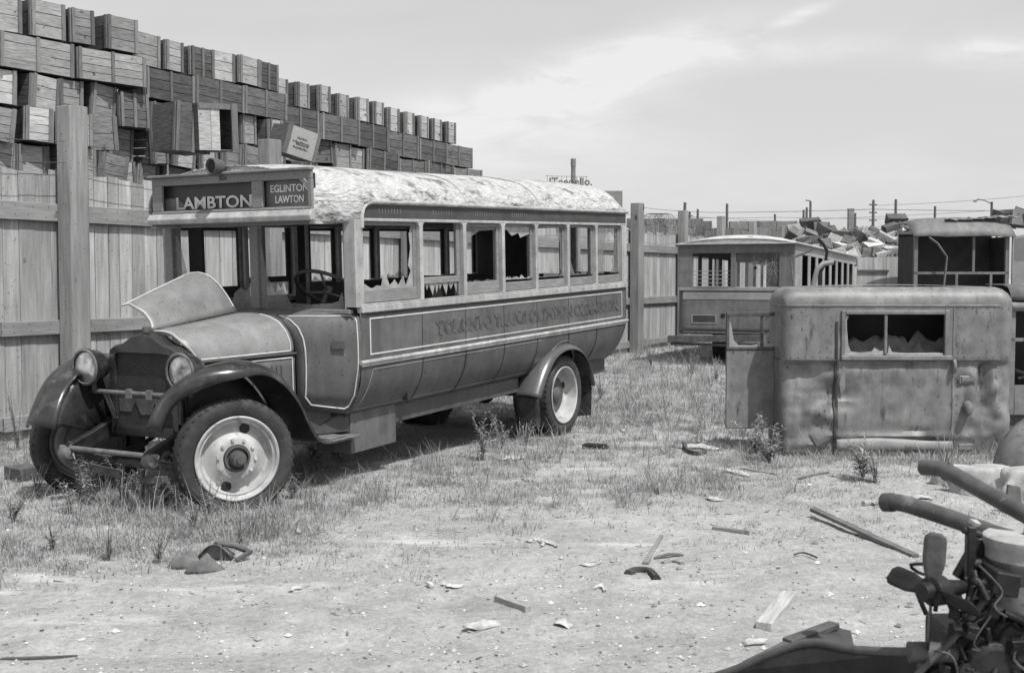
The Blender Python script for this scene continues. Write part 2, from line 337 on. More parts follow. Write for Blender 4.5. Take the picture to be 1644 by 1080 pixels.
# ------------------------------------------------------------------ ground
def gh(x, y):
    d = math.hypot(x, y - 10)
    f = 1 - sm(25, 60, d)
    v = Vector((x, y, 0))
    h = .035 * noise.noise(v * .5) + .018 * noise.noise(v * 1.7 + Vector((3, 7, 0))) + .010 * noise.noise(v * 4.3) + .006 * noise.noise(v * 11)
    # the smoother, trodden strip near the camera, with faint wheel ruts running across
    rut = math.exp(-((y - 5.55 - .08 * x) / .16) ** 2) + math.exp(-((y - 6.3 - .08 * x) / .2) ** 2) * .7
    h -= .035 * rut * sm(-6, -2, x) * (1 - sm(1, 4, x))
    h += .05 * math.exp(-(((x + 2.2) / 1.3) ** 2 + ((y - 10.0) / .8) ** 2)) * .5
    return h * f
def axis(fine0, fine1, st, far0, far1):
    a = list(np.arange(fine0, fine1, st)); s = st; v = a[-1]
    while v < far1: s *= 1.25; v += s; a.append(v)
    s = st; v = a[0]
    while v > far0: s *= 1.25; v -= s; a.insert(0, v)
    return a
xs = axis(-6.5, 7.5, .055, -1500, 1500); ys = axis(3.6, 17, .055, -60, 2500)
g = MB(); g.v = [(x, y, gh(x, y)) for x in xs for y in ys]; ny = len(ys)
g.f = [(i * ny + j, (i + 1) * ny + j, (i + 1) * ny + j + 1, i * ny + j + 1) for i in range(len(xs) - 1) for j in range(ny - 1)]
def groundmat():
    m = bpy.data.materials.new('sandy_ground'); m.use_nodes = True; n = m.node_tree.nodes; l = m.node_tree.links; p = n['Principled BSDF']
    p.inputs['Roughness'].default_value = .95; p.inputs['Specular IOR Level'].default_value = .1
    t = n.new('ShaderNodeTexCoord')
    def nz(s, d, rg=.6, st=None):
        q = n.new('ShaderNodeTexNoise'); q.inputs['Scale'].default_value = s; q.inputs['Detail'].default_value = d; q.inputs['Roughness'].default_value = rg
        if st:
            mq = n.new('ShaderNodeMapping'); mq.inputs['Scale'].default_value = st; l.new(t.outputs['Object'], mq.inputs[0]); l.new(mq.outputs[0], q.inputs[0])
        else: l.new(t.outputs['Object'], q.inputs[0])
        return q.outputs['Fac']
    def mr(src, a, b, c, d):
        q = n.new('ShaderNodeMapRange'); q.inputs[1].default_value = a; q.inputs[2].default_value = b; q.inputs[3].default_value = c; q.inputs[4].default_value = d; l.new(src, q.inputs[0]); return q.outputs[0]
    def op(o, a, b):
        q = n.new('ShaderNodeMath'); q.operation = o; l.new(a, q.inputs[0])
        if isinstance(b, float): q.inputs[1].default_value = b
        else: l.new(b, q.inputs[1])
        return q.outputs[0]
    base = mr(nz(.7, 6, .7), .3, .7, .31, .44)
    fine = mr(nz(28, 8, .8), .3, .7, .70, 1.28)
    mid = mr(nz(3.2, 10, .85), .32, .68, .68, 1.2)
    v = op('MULTIPLY', op('MULTIPLY', base, fine), mid)
    pale = mr(nz(1.3, 5, .6, (.45, 1.6, 1)), .60, .70, 0, 1)      # spilled pale dust
    mm = n.new('ShaderNodeMix'); mm.data_type = 'FLOAT'; l.new(op('MULTIPLY', pale, .75), mm.inputs[0]); l.new(v, mm.inputs[2]); mm.inputs[3].default_value = .58
    dk = mr(nz(55, 3, .5), .66, .72, 0, .6)                       # dark chips of cinder
    m2 = n.new('ShaderNodeMix'); m2.data_type = 'FLOAT'; l.new(dk, m2.inputs[0]); l.new(mm.outputs[0], m2.inputs[2]); m2.inputs[3].default_value = .16
    wh = mr(nz(80, 2, .5), .70, .74, 0, .8)
    m3 = n.new('ShaderNodeMix'); m3.data_type = 'FLOAT'; l.new(wh, m3.inputs[0]); l.new(m2.outputs[0], m3.inputs[2]); m3.inputs[3].default_value = .72
    l.new(m3.outputs[0], p.inputs['Base Color'])
    bp = n.new('ShaderNodeBump'); bp.inputs['Strength'].default_value = .8; bp.inputs['Distance'].default_value = .03
    l.new(op('ADD', nz(22, 8, .75), op('MULTIPLY', nz(6, 5, .6), 1.5)), bp.inputs['Height']); l.new(bp.outputs[0], p.inputs['Normal'])
    return m
me = bpy.data.meshes.new('ground'); me.from_pydata(g.v, [], g.f); me.shade_smooth(); me.materials.append(groundmat())
go = bpy.data.objects.new('ground', me); col.objects.link(go); tag(go, kind='structure')
def onG(p, dz=0): return Vector((p[0], p[1], gh(p[0], p[1]) + dz))
def gp(px, py, dz=0): return onG(G(px, py), dz)

# ------------------------------------------------------------------ fence
FA = Vector((-5.374, 12.02, 0)); FD = Vector((.479, .8778, 0)).normalized(); FN = Vector((-FD.y, FD.x, 0))   # FN points away from the camera
FANG = math.atan2(FD.y, FD.x)
def FP(s, off=0, z=0): return FA + FD * s + FN * off + Vector((0, 0, z))
fence = empty('plank_fence', FA, (0, 0, FANG), label='tall weathered board fence with two long rails, behind the bus', cat='fence')
b = MB(); s = -3.0
while s < 44:
    wd = random.choice((.19, .2, .24, .16, .21, .26)); top = 2.90 + random.uniform(-.035, .03) - .002 * s
    lean = random.uniform(-.004, .004)
    gap = random.choice((.004, .006, .012, .003, .016)); th = random.uniform(0, .006)
    x0, x1 = s + gap / 2, s + wd - gap / 2
    tl = random.uniform(-.015, .015)
    vs = [(x0 - lean, 0 + th, -.05), (x1 - lean, 0 + th, -.05), (x1 + lean, th, top + tl), (x0 + lean, th, top - tl)]
    b.prism(vs, (0, .025, 0)); s += wd
    fence_x = getattr(b, 'xs', []); fence_x.append((x0 + x1) / 2); b.xs = fence_x
bx_ = b.xs; b.build('board_panel', M['board'], fence)
b = MB()
for x in bx_:
    if x > 22: continue
    for z in (2.42, 2.52, 1.19, 1.25): b.box((x + random.uniform(-.05, .05), -.0565, z + random.uniform(-.01, .01)), (.009, .004, .009))
nl_ = b.build('nail_heads', M['iron'], fence); nl_['kind'] = 'stuff'
for z, h in ((2.47, .19), (1.22, .16), (.22, .15)):
    b = MB(); s = -3.0
    while s < 43.5:
        b.b2(s + .006, s + 5.0 if False else s + 3.0, -.055, -.001, z - h / 2 + random.uniform(-.01, .01), z + h / 2 + random.uniform(-.01, .01)); s += 3.006
    b.build('rail', M['rail'], fence, bevel=.004)
for i, (s, hgt, wd) in enumerate([(.86, 3.62, .25), (4.14, 3.60, .24), (7.5, 3.4, .22), (10.4, 3.4, .2), (13.6, 3.45, .22), (16.95, 3.49, .26), (20.05, 3.48, .22), (23.1, 3.48, .2), (26.1, 3.45, .2), (29.2, 3.45, .2), (32.3, 3.4, .2), (35.4, 3.45, .2), (-2.1, 3.6, .25)]):
    b = MB(); ln = random.uniform(-.02, .02)
    secs = []
    for k in range(9):
        z = -.1 + (hgt + .1) * k / 8; o_ = ln * k / 8; wv = 1 + .04 * noise.noise(Vector((s, z * 1.3, 0)))
        a = wd / 2 * wv; c = a * .35
        x_, y_ = s + o_, -.055 - a
        secs.append([(x_ - a, y_ - a + c, z), (x_ - a + c, y_ - a, z), (x_ + a - c, y_ - a, z), (x_ + a, y_ - a + c, z), (x_ + a, y_ + a - .003, z), (x_ - a, y_ + a - .003, z)])
    b.loft(secs, closed=True, caps=True).build('post', M['post'], fence, bevel=.006)
wr = MB()
for z0, z1 in ((3.02, 3.02), (3.25, 3.2)):
    ps = [.86, 4.14, 7.72, 10.6, 13.7, 17.12, 20.05]
    pts = [(-3, -.18, z0 - .03)]
    for a, c in zip([-2.1] + ps, ps + [23.1]):
        for t in (0, .25, .5, .75): pts.append((a + (c - a) * t, -.18, z0 - .09 * 4 * t * (1 - t) + .01 * math.sin(a * 5)))
    wr.tube(pts, .0035, 4, cap=False)
wr.build('fence_wire', M['iron'], fence)

# ------------------------------------------------------------------ crates
def crate_proto(w, d, h, ncl, mside, mend, open_top=False, rows=3):
    """origin at the bottom centre; the end panel faces -Y"""
    t = .014
    r = empty('wooden_crate')
    b = MB()
    for sx in (-1, 1):
        for k in range(rows):
            z0 = h * k / rows + .003; z1 = h * (k + 1) / rows - .003
            b.b2(sx * w / 2 - sx * t, sx * w / 2, -d / 2 + t, d / 2 - t, z0, z1)
    nb = max(3, int(w / .13))
    for k in range(nb):
        x0 = -w / 2 + w * k / nb + .003; x1 = -w / 2 + w * (k + 1) / nb - .003
        b.b2(x0 + .012 * (k == 0), x1 - .012 * (k == nb - 1), -d / 2 + .02, d / 2 - .02, .001, t)
        if not open_top: b.b2(x0 + .015 * (k == 0), x1 - .015 * (k == nb - 1), -d / 2 + .004, d / 2 - .004, h - t, h + .002)
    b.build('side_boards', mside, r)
    for sy in (-1, 1):
        b = MB()
        for k in range(rows):
            z0 = h * k / rows + .004; z1 = h * (k + 1) / rows - .004
            b.b2(-w / 2 + .001, w / 2 - .001, sy * d / 2 - sy * t, sy * d / 2 + sy * random.uniform(0, .003), z0, z1)
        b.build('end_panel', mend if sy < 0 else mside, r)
    cw = .045
    for k in range(ncl):
        x = -w / 2 + cw / 2 + (w - cw) * k / (ncl - 1)
        b = MB(); b.b2(x - cw / 2, x + cw / 2, -d / 2 - .024, -d / 2 - .004, -.006, h + .006); b.build('cleat', M['cleat'], r, bevel=.003)
    for sx in (-1, 1):
        b = MB(); b.b2(sx * (w / 2 + .002), sx * (w / 2 + .018), -d / 2 + .004, -d / 2 + .045, 0, h); b.build('cleat', M['cleat'], r)
    return r
protos = {}
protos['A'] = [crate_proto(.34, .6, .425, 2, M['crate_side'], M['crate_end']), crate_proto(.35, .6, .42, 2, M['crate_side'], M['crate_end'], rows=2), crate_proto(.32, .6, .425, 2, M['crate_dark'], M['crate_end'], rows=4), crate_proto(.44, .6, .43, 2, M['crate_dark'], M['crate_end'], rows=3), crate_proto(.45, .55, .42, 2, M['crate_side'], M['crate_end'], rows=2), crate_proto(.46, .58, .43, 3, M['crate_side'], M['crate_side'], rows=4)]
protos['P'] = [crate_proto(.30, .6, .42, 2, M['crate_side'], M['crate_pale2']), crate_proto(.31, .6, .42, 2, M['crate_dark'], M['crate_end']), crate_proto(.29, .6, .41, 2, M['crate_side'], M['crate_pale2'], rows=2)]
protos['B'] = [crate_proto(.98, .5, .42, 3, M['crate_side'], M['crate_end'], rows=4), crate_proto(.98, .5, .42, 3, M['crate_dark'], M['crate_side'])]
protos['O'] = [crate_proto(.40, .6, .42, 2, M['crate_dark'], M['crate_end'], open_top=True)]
ORD = 'first second third fourth fifth sixth seventh eighth ninth tenth eleventh twelfth thirteenth fourteenth fifteenth sixteenth seventeenth eighteenth nineteenth twentieth twenty-first twenty-second twenty-third twenty-fourth twenty-fifth twenty-sixth twenty-seventh'.split()
def place(kind, p, rot, label, group, cat='crate', v=None):
    pr = protos[kind]; src = pr[v if v is not None else random.randrange(len(pr))]
    o = copy_tree(src); o.location = p; o.rotation_euler = rot; o.scale = (random.uniform(.93, 1.08), random.uniform(.9, 1.05), random.uniform(.93, 1.03))
    tag(o, label=label, cat=cat, group=group); return o
OFF = 1.3 + .31
rowtop = [5.10, 4.66, 4.225, 3.79, 3.355]
ROWN = ['top row', 'second row', 'middle row', 'fourth row', 'lowest row']
PG = 'wooden crates stacked behind the fence'
def step(s):
    for a, z, o in ((3.2, .06, 0), (4.72, -.03, .14), (6.3, -.0, .12), (7.8, -.14, .27), (9.5, -.17, .27), (99, -.23, .32)):
        if s < a: return z, o
def sag(s): return step(s)[0]
for ri, zt in enumerate(rowtop):
    s = [1.25, 1.35, 1.2, 1.1, 1.15][ri]; n = 0
    while s < 12.0:
        if ri in (0,): kind = 'P' if s > 5.9 else 'A'
        elif ri == 1: kind = 'B'
        elif ri == 2: kind = 'B' if s > 6.2 and random.random() < .7 else random.choice('AAO')
        else: kind = random.choice('AAAO')
        wd = 1.0 if kind == 'B' else (.52 if kind == 'P' else random.choice((.48, .5, .52)) if ri == 0 else random.choice((.42, .46, .5)))
        loose = [.05, .04, .24, .34, .38][ri] * (1 if s < 7 else .45)
        cx_ = s + wd / 2 + (random.uniform(-.03, .03) if ri == 0 else 0)
        grp = -.16 * (1 - sm(2.6, 3.3, s))
        yaw = FANG + grp + random.uniform(-1, 1) * loose * .9 + (0 if kind == 'B' else random.uniform(-.03, .03))
        # the left-hand group is swung a little towards the camera
        off = OFF + random.uniform(-.03, .05) + (.24 * max(0, 3.2 - cx_) if s < 3.2 else 0) * .16 / .24 * 1.0 + random.uniform(-1, 1) * loose * .35 + step(cx_)[1] - (.1 if kind == 'B' else 0)
        z = zt - .43 + sag(cx_)
        tl = random.uniform(-1, 1) * loose * .35; t2 = random.uniform(-.5, 1) * loose * .25
        top_px = True
        if cx_ > 8 and ri == 4: s += wd; continue
        p = FP(cx_, off, z)
        v = None
        if kind == 'B': v = 1 if (ri == 1 and s > 3.1) or ri == 2 else 0
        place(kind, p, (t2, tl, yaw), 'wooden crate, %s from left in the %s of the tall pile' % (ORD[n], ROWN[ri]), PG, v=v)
        n += 1; s += wd + (random.uniform(0, .02) if kind == 'B' else random.uniform(-.015, .02))
# a crate tipped forward with a pale stencilled end, seen just above the bus roof
def special(name, px, py, dist, rot, kind, label, v=0):
    p = Y(px, py, dist); return place(kind, p, rot, label, PG, v=v)
pc = crate_proto(.52, .5, .42, 2, M['crate_side'], M['crate_pale'], rows=1)
pc.location = Y(466, 252, 16.9); pc.rotation_euler = (.12, .22, FANG - .35)
tag(pc, label='tilted pale crate with faint stencilled end leaning above the bus roof', cat='crate', group=PG)
b = MB()
for zz, x0, x1 in ((.26, -.1, .06), (.20, -.16, .12), (.17, -.1, .1), (.12, -.14, .1)):
    x = x0
    while x < x1:
        q = random.uniform(.008, .02); b.b2(x, x + q, -.2585, -.2555, zz, zz + random.choice((.02, .014, .024))); x += q + .008
b.build('stencil_marks', M['dark'], pc)
po = crate_proto(.5, .56, .62, 3, M['crate_side'], M['crate_side'], rows=1)
po.location = Y(290, 246, 15.2); po.rotation_euler = (.03, .04, FANG - .25)
tag(po, label='tall upright crate with vertical boards standing left of the open one', cat='crate', group=PG)
# broken crate with a hole in its end
bc = empty('wooden_crate', Y(336, 243, 15.3), (.04, -.05, FANG - .32), label='broken crate with a hole through its missing end board', cat='crate', group=PG)
b = MB(); w_, d_, h_ = .56, .5, .60
b.b2(-w_ / 2, -w_ / 2 + .015, -d_ / 2, d_ / 2, 0, h_).b2(w_ / 2 - .015, w_ / 2, -d_ / 2, d_ / 2, 0, h_).b2(-w_ / 2 + .016, w_ / 2 - .016, -d_ / 2, d_ / 2, h_ - .015, h_).b2(-w_ / 2 + .016, w_ / 2 - .016, -d_ / 2, d_ / 2, 0, .015)
b.build('side_boards', M['crate_side'], bc)
b = MB(); b.b2(-w_ / 2, -w_ / 2 + .17, -d_ / 2 - .016, -d_ / 2 - .002, 0, h_).b2(-w_ / 2 + .175, -w_ / 2 + .3, -d_ / 2 - .016, -d_ / 2 - .002, 0, h_)
b.build('end_panel', M['crate_end'], bc)
b = MB(); b.b2(w_ / 2 - .09, w_ / 2, -d_ / 2 - .03, -d_ / 2 - .003, -.01, h_ + .01).build('cleat', M['cleat'], bc)
b = MB(); b.b2(-w_ / 2, w_ / 2 - .1, -d_ / 2 - .03, -d_ / 2 - .018, h_ - .07, h_).build('cleat', M['cleat'], bc)

# ------------------------------------------------------------------ the bus
BUS = empty('motor_bus', (-2.811, 9.128, 0), (0, -.033, R(60.74)), label='derelict bus with open hood, broken windows and flaking white roof, route board LAMBTON', cat='bus')
def xz_prof(side=-1):
    pr = [(1.085, .985), (1.083, .90), (1.065, .80), (1.025, .70), (.965, .61), (.885, .535)]
    return [(side * y, z) for y, z in pr]
def low_y(z):
    pr = [(1.085, .985), (1.083, .90), (1.065, .80), (1.025, .70), (.965, .61), (.885, .535)]
    if z >= pr[0][1]: return pr[0][0]
    for (y0, z0), (y1, z1) in zip(pr, pr[1:]):
        if z >= z1: t = (z0 - z) / (z0 - z1); return y0 + (y1 - y0) * t
    return pr[-1][0]
X0, X1 = 1.26, 6.78
PIL = [1.255, 2.19, 2.94, 3.69, 4.41, 5.17, 5.92, 6.70]
WX, WZ = 5.08, .28
def arch(x, r=.50):
    d = abs(x - WX); return WZ + math.sqrt(r * r - d * d) if d < r else 0
for sd_ in (-1, 1):
    b = MB(); n = 92
    def fl(u, v, sd_=sd_):
        x = X0 + (X1 - X0) * u; zb = max(.535, arch(x, .52)); z = .985 - (.985 - zb) * v
        inx = .06 * sm(.93, 1, u) * v
        return (x - inx * 3, sd_ * (low_y(z) - .012 * abs(noise.noise(Vector((x * 1.9, z * 2.5, 1)))) * sm(0, .15, v)), z)
    b.grid(fl, n, 10)
    b.build('lower_side_panel', M['paint_low_shaded'], BUS, smooth=60, solid=.006)
    b = MB(); b.grid(lambda u, v, sd_=sd_: (X0 + (X1 - X0) * u, sd_ * (1.082 - .007 * abs(noise.noise(Vector((u * 13, v * 2.2, 6)))) * math.sin(math.pi * v)), .985 + .435 * v), 110, 8)
    b.build('upper_side_panel', M['paint'], BUS, smooth=60, solid=.005)
    b = MB(); b.tube([(X0 - .02, sd_ * 1.092, 1.0), (X1 + .03, sd_ * 1.092, 1.0)], .02, 8)
    b.b2(X0 - .01, X1 + .01, sd_ * 1.086, sd_ * 1.100, .968, .985)
    b.build('side_moulding', M['cream'], BUS, smooth=40)
    b = MB(); b.b2(X0, X1 + .01, sd_ * 1.05, sd_ * 1.112, 1.418, 1.478)
    b.b2(X0, X1 + .01, sd_ * 1.06, sd_ * 1.10, 1.478, 1.492)
    b.build('belt_rail', M['cream'], BUS, bevel=.008, seg=2)
    b = MB(); b.b2(X0 + .1, X1 - .02, sd_ * 1.0855, sd_ * 1.088, 1.392, 1.416)
    b.build('drip_strip', M['dark'], BUS)
    # seams
    b = MB()
    for x in PIL[1:-1]:
        zb = max(.535, arch(x, .54)); pts = []
        for k in range(9):
            z = .965 - (.965 - zb) * k / 8; pts.append((x, sd_ * (low_y(z) + .004), z))
        b.tube(pts, .006, 5, cap=False)
        b.b2(x - .003, x + .003, sd_ * 1.0845, sd_ * 1.0875, 1.022, 1.39)
        b.build('panel_seam', M['dark'], BUS, smooth=60); b = MB()
    pts = [(X1 - .02 - .18 * sm(.535, .985, .985 - (z - .535)) * 1.0, sd_ * (low_y(z) + .004), z) for z in np.linspace(.975, .54, 8)]
    # pinstripe box
    b = MB(); y0, y1 = sd_ * 1.0858, sd_ * 1.089
    xa, xb, za, zb = 1.385, 6.66, 1.055, 1.372; t = .013
    b.b2(xa, xb, y0, y1, zb - t, zb).b2(xa, xb, y0, y1, za, za + t).b2(xa, xa + t, y0, y1, za + t, zb - t).b2(xb - t, xb, y0, y1, za + t, zb - t)
    b.build('pinstripe', M['line'], BUS)
    b = MB()
    pts = [(x, sd_ * (low_y(.93) + .003), .93) for x in np.linspace(1.42, 4.5, 20)]
    b.tube(pts, .0035, 4, cap=False)
    pts = [(1.42 - .10 * ((.93 - z) / .37) ** 1.0, sd_ * (low_y(z) + .003), z) for z in np.linspace(.93, .585, 10)] + [(x, sd_ * (low_y(.585) + .003), .585) for x in np.linspace(1.36, 4.5, 12)]
    b.tube(pts, .0035, 4, cap=False)
    pts = [(WX + .60 * math.cos(a), sd_ * (low_y(WZ + .60 * math.sin(a)) + .004), WZ + .60 * math.sin(a)) for a in np.linspace(R(150), R(45), 18)]
    b.tube(pts, .004, 4, cap=False)
    b.build('lower_pinstripe', M['bus2_lt'], BUS)
    # sill board under the body
    b = MB(); b.b2(1.35, 4.36, sd_ * .84, sd_ * .872, .375, .545)
    b.build('skirt_board', M['paint_low_shaded'], BUS, bevel=.004)
    b = MB(); b.b2(5.80, 6.62, sd_ * .80, sd_ * .86, .36, .53); b.build('tail_board', M['paint_low_shaded'], BUS, bevel=.004)
    # letterboard with rounded front end, and gutter
    b = MB(); pts = [(X1 + .02, sd_ * 1.078, 2.21), (X1 + .02, sd_ * 1.078, 2.335), (1.5, sd_ * 1.078, 2.335), (1.42, sd_ * 1.078, 2.32), (1.37, sd_ * 1.078, 2.28), (1.355, sd_ * 1.078, 2.21)]
    b.prism(pts, (0, sd_ * .008, 0)); b.build('letterboard', M['letterboard'], BUS)
    b = MB()
    for wi in range(7):
        xc = (PIL[wi] + PIL[wi + 1]) / 2
        for k in range(8): b.b2(xc - .17 + k * .045, xc - .155 + k * .045, sd_ * 1.086, sd_ * 1.089, 2.25, 2.30)
    q_ = b.build('letterboard_vent', M['paint'], BUS); q_['kind'] = 'stuff'
    gut = [(1.30, 2.13), (1.305, 2.24), (1.33, 2.30), (1.38, 2.335), (1.46, 2.35), (2, 2.352), (4, 2.352), (X1 + .06, 2.352)]
    b = MB(); b.tube([(x, sd_ * 1.093, z) for x, z in gut], .021, 8); b.build('gutter', M['cream'], BUS, smooth=60)
    b = MB(); b.b2(1.30, X1, sd_ * 1.05, sd_ * 1.095, 2.185, 2.212); b.build('window_header', M['cream'], BUS, bevel=.005)
    # pillars
    for i, x in enumerate(PIL):
        hw = .045 if i in (0,) else .03
        xa, xb = (x - .06, x + .055) if i == 0 else (x - .028, x + .028)
        if i == 7: xa, xb = 6.66, 6.78
        b = MB(); b.b2(xa, xb, sd_ * .985, sd_ * 1.095, 1.47, 2.20)
        # flared heads with rounded corners
        for sx in (-1, 1):
            if (i == 0 and sx < 0) or (i == 7 and sx > 0): continue
            xe = xb if sx > 0 else xa; rr = .055
            p2 = [(xe, sd_ * 1.093, 2.19)] + [(xe + sx * (rr - rr * math.cos(a)), sd_ * 1.093, 2.19 - rr + rr * math.sin(a)) for a in np.linspace(0, math.pi / 2, 6)]
            b.prism(p2, (0, -sd_ * .03, 0))
        b.build('window_pillar', M['cream'], BUS, bevel=.008, seg=2)
# windows: sash, then the glass left in it
def shard_strip(b, x0, x1, zb, hmin, hmax, y, seed, step=.045):
    rnd = random.Random(seed); pts = [(x0, y, zb)]; x = x0; up = []
    while x < x1:
        up.append((x, y, zb + rnd.uniform(hmin, hmax) * rnd.choice((.3, .6, 1)))); x += rnd.uniform(step * .4, step * 1.5)
    up.append((x1, y, zb + rnd.uniform(hmin, hmax)))
    for a, c in zip(up, up[1:]): b.prism([(a[0], y, zb), (c[0], y, zb), c, a], (0, .004, 0))
def window(i, side):
    xa = PIL[i] + (.06 if i == 0 else .032); xb = PIL[i + 1] - (.042 if i == 6 else .032)
    y = side * 1.045; zb, zt = 1.495, 2.183
    drop = (i == 1)
    b = MB(); st = .028
    if drop:      # sash dropped half way down in its guides
        b.b2(xa, xb, y - .012, y + .012, 1.625, 1.685); b.b2(xa, xa + st, y - .012, y + .012, zb, 1.625); b.b2(xb - st, xb, y - .012, y + .012, zb, 1.625)
        b.b2(xa, xa + .022, y - .012, y + .012, 1.685, zt); b.b2(xb - .06, xb, y - .012, y + .012, 1.685, zt)
    else:
        b.b2(xa, xb, y - .014, y + .014, zb, zb + (.115 if i < 3 else .09)); b.b2(xa, xa + st, y - .012, y + .012, zb + .115, zt); b.b2(xb - st * 1.6, xb, y - .012, y + .012, zb + .115, zt)
        b.b2(xa + st, xb - st * 1.6, y - .012, y + .012, zt - .03, zt)
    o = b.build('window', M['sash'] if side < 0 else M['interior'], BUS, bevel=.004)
    g = MB(); e = MB(); z1 = zb + .115; gx0, gx1 = xa + st, xb - st * 1.6; yy = y
    sdn = i * 7 + (3 if side > 0 else 0)
    if drop:
        rnd = random.Random(4); x = gx0
        while x < gx1 - .03:
            wv = rnd.uniform(.05, .11); x2 = min(gx1, x + wv); d = rnd.uniform(.05, .125)
            g.prism([(x, yy, 1.624), (x2, yy, 1.624), ((x + x2) / 2 + rnd.uniform(-.02, .02), yy, 1.624 - d)], (0, .004, 0)); x = x2
    elif side < 0:
        if i == 3:
            g.prism([(gx0, yy, zt - .03), (gx1, yy, zt - .03), (gx1, yy, zt - .10), (gx1 - .2, yy, zt - .14), (gx1 - .24, yy, zt - .09), (gx0 + .2, yy, zt - .12), (gx0 + .1, yy, zt - .06), (gx0, yy, zt - .07)], (0, .004, 0))
        if i in (3, 4, 2, 0): shard_strip(g, gx0, gx1, z1, .01, [.09, 0, .035, .06, .1][i], yy, sdn)
        if i == 4: g.prism([(gx1, yy, zt - .03), (gx1 - .14, yy, zt - .03), (gx1 - .10, yy, zt - .13), (gx1 - .04, yy, zt - .19), (gx1 - .03, yy, 1.9), (gx1 - .05, yy, 1.72), (gx1, yy, z1)], (0, .004, 0))
        if i == 5: shard_strip(g, gx0, gx1 - .1, z1, .02, .07, yy, 77); g.prism([(gx0, yy, z1 + .0), (gx0 + .2, yy, z1 + .01), (gx0 + .06, yy, z1 + .2), (gx0, yy, z1 + .28)], (0, .004, 0))
        if i == 6: g.prism([(gx0, yy, zt - .03), (gx1, yy, zt - .03), (gx1, yy, zt - .12), (gx1 - .1, yy, zt - .13), (gx1 - .18, yy, zt - .08), (gx1 - .25, yy, zt - .08), (gx0 + .28, yy, 2.0), (gx0 + .24, yy, 1.86), (gx0 + .24, yy, z1), (gx0, yy, z1)], (0, .004, 0)); g.prism([(gx1, yy, zt - .12), (gx1, yy, z1), (gx1 - .2, yy, z1), (gx1 - .12, yy, 1.7), (gx1 - .16, yy, 1.76), (gx1 - .08, yy, 1.86), (gx1 - .1, yy, 1.96), (gx1 - .05, yy, zt - .14)], (0, .004, 0))
        if i == 2:
            g.prism([(gx0, yy, zt - .03), (gx1, yy, zt - .03), (gx1, yy, zt - .06), (gx0 + .3, yy, zt - .07), (gx0 + .1, yy, zt - .14), (gx0 + .06, yy, 1.93), (gx0, yy, 1.85)], (0, .004, 0))
        if i == 0:
            g.prism([(gx1, yy, zt - .03), (gx1 - .05, yy, zt - .1), (gx1 - .03, yy, 1.95), (gx1 - .07, yy, 1.8), (gx1 - .03, yy, 1.75), (gx1 - .12, yy, z1), (gx1, yy, z1)], (0, .004, 0))
            g.prism([(gx0 + .28, yy, z1), (gx0 + .42, yy, z1), (gx0 + .33, yy, z1 + .17)], (0, .004, 0)); g.prism([(gx0 + .52, yy, z1), (gx0 + .66, yy, z1), (gx0 + .62, yy, z1 + .1)], (0, .004, 0))
    elif i in (2, 4): shard_strip(g, gx0, gx1, z1, .01, .08, yy, sdn + 40)
    if g.v: g.build('glass', M['glass_edge'] if drop or i in (0, 3) else M['glass'], o)
for i in range(7):
    window(i, -1)
    window(i, 1)
# far side: a wide closed door panel and dark boards between some windows
b = MB(); b.b2(2.98, 3.2, 1.0, 1.03, .6, 2.2).build('far_door_post', M['interior'], BUS)
b = MB(); b.b2(3.95, 4.1, 1.0, 1.03, .6, 2.2).build('far_door_post', M['interior'], BUS)
# body interior: floor, ceiling lining, bulkheads, seats
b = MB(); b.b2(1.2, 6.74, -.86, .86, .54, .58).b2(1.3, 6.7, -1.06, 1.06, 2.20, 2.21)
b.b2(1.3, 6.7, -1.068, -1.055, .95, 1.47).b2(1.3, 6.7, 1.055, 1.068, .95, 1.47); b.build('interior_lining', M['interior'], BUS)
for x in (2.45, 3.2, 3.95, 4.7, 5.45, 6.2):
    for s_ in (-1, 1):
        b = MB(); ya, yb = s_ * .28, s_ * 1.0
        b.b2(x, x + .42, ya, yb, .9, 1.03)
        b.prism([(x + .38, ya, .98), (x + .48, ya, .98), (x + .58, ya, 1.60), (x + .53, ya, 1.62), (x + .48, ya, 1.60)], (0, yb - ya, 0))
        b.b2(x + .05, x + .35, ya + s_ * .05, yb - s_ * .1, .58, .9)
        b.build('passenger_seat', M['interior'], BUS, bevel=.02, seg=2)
# rear wall
b = MB()
def rw(u, v):
    y = -1.08 + 2.16 * u; z = .56 + .86 * v; yy = y * (1 - .18 * max(0, (.98 - z) / .45) ** 1.5)
    return (6.80 + .07 * (1 - (y / 1.08) ** 2) - .12 * max(0, (.98 - z) / .45) ** 1.5, yy, z)
b.grid(rw, 16, 12); b.build('rear_panel', M['paint_low_shaded'], BUS, smooth=60, solid=.008)
b = MB(); b.b2(6.78, 6.84, -1.07, 1.07, 1.42, 1.5).b2(6.78, 6.84, -1.07, 1.07, 2.18, 2.40)
for y in (-1.04, -.36, .36, 1.04): b.b2(6.78, 6.84, y - .04, y + .04, 1.5, 2.18)
b.build('rear_window_frame', M['cream'], BUS, bevel=.006)
b = MB(); b.b2(6.62, 6.68, .1, .98, 1.5, 2.18); b.build('rear_blind', M['interior'], BUS)
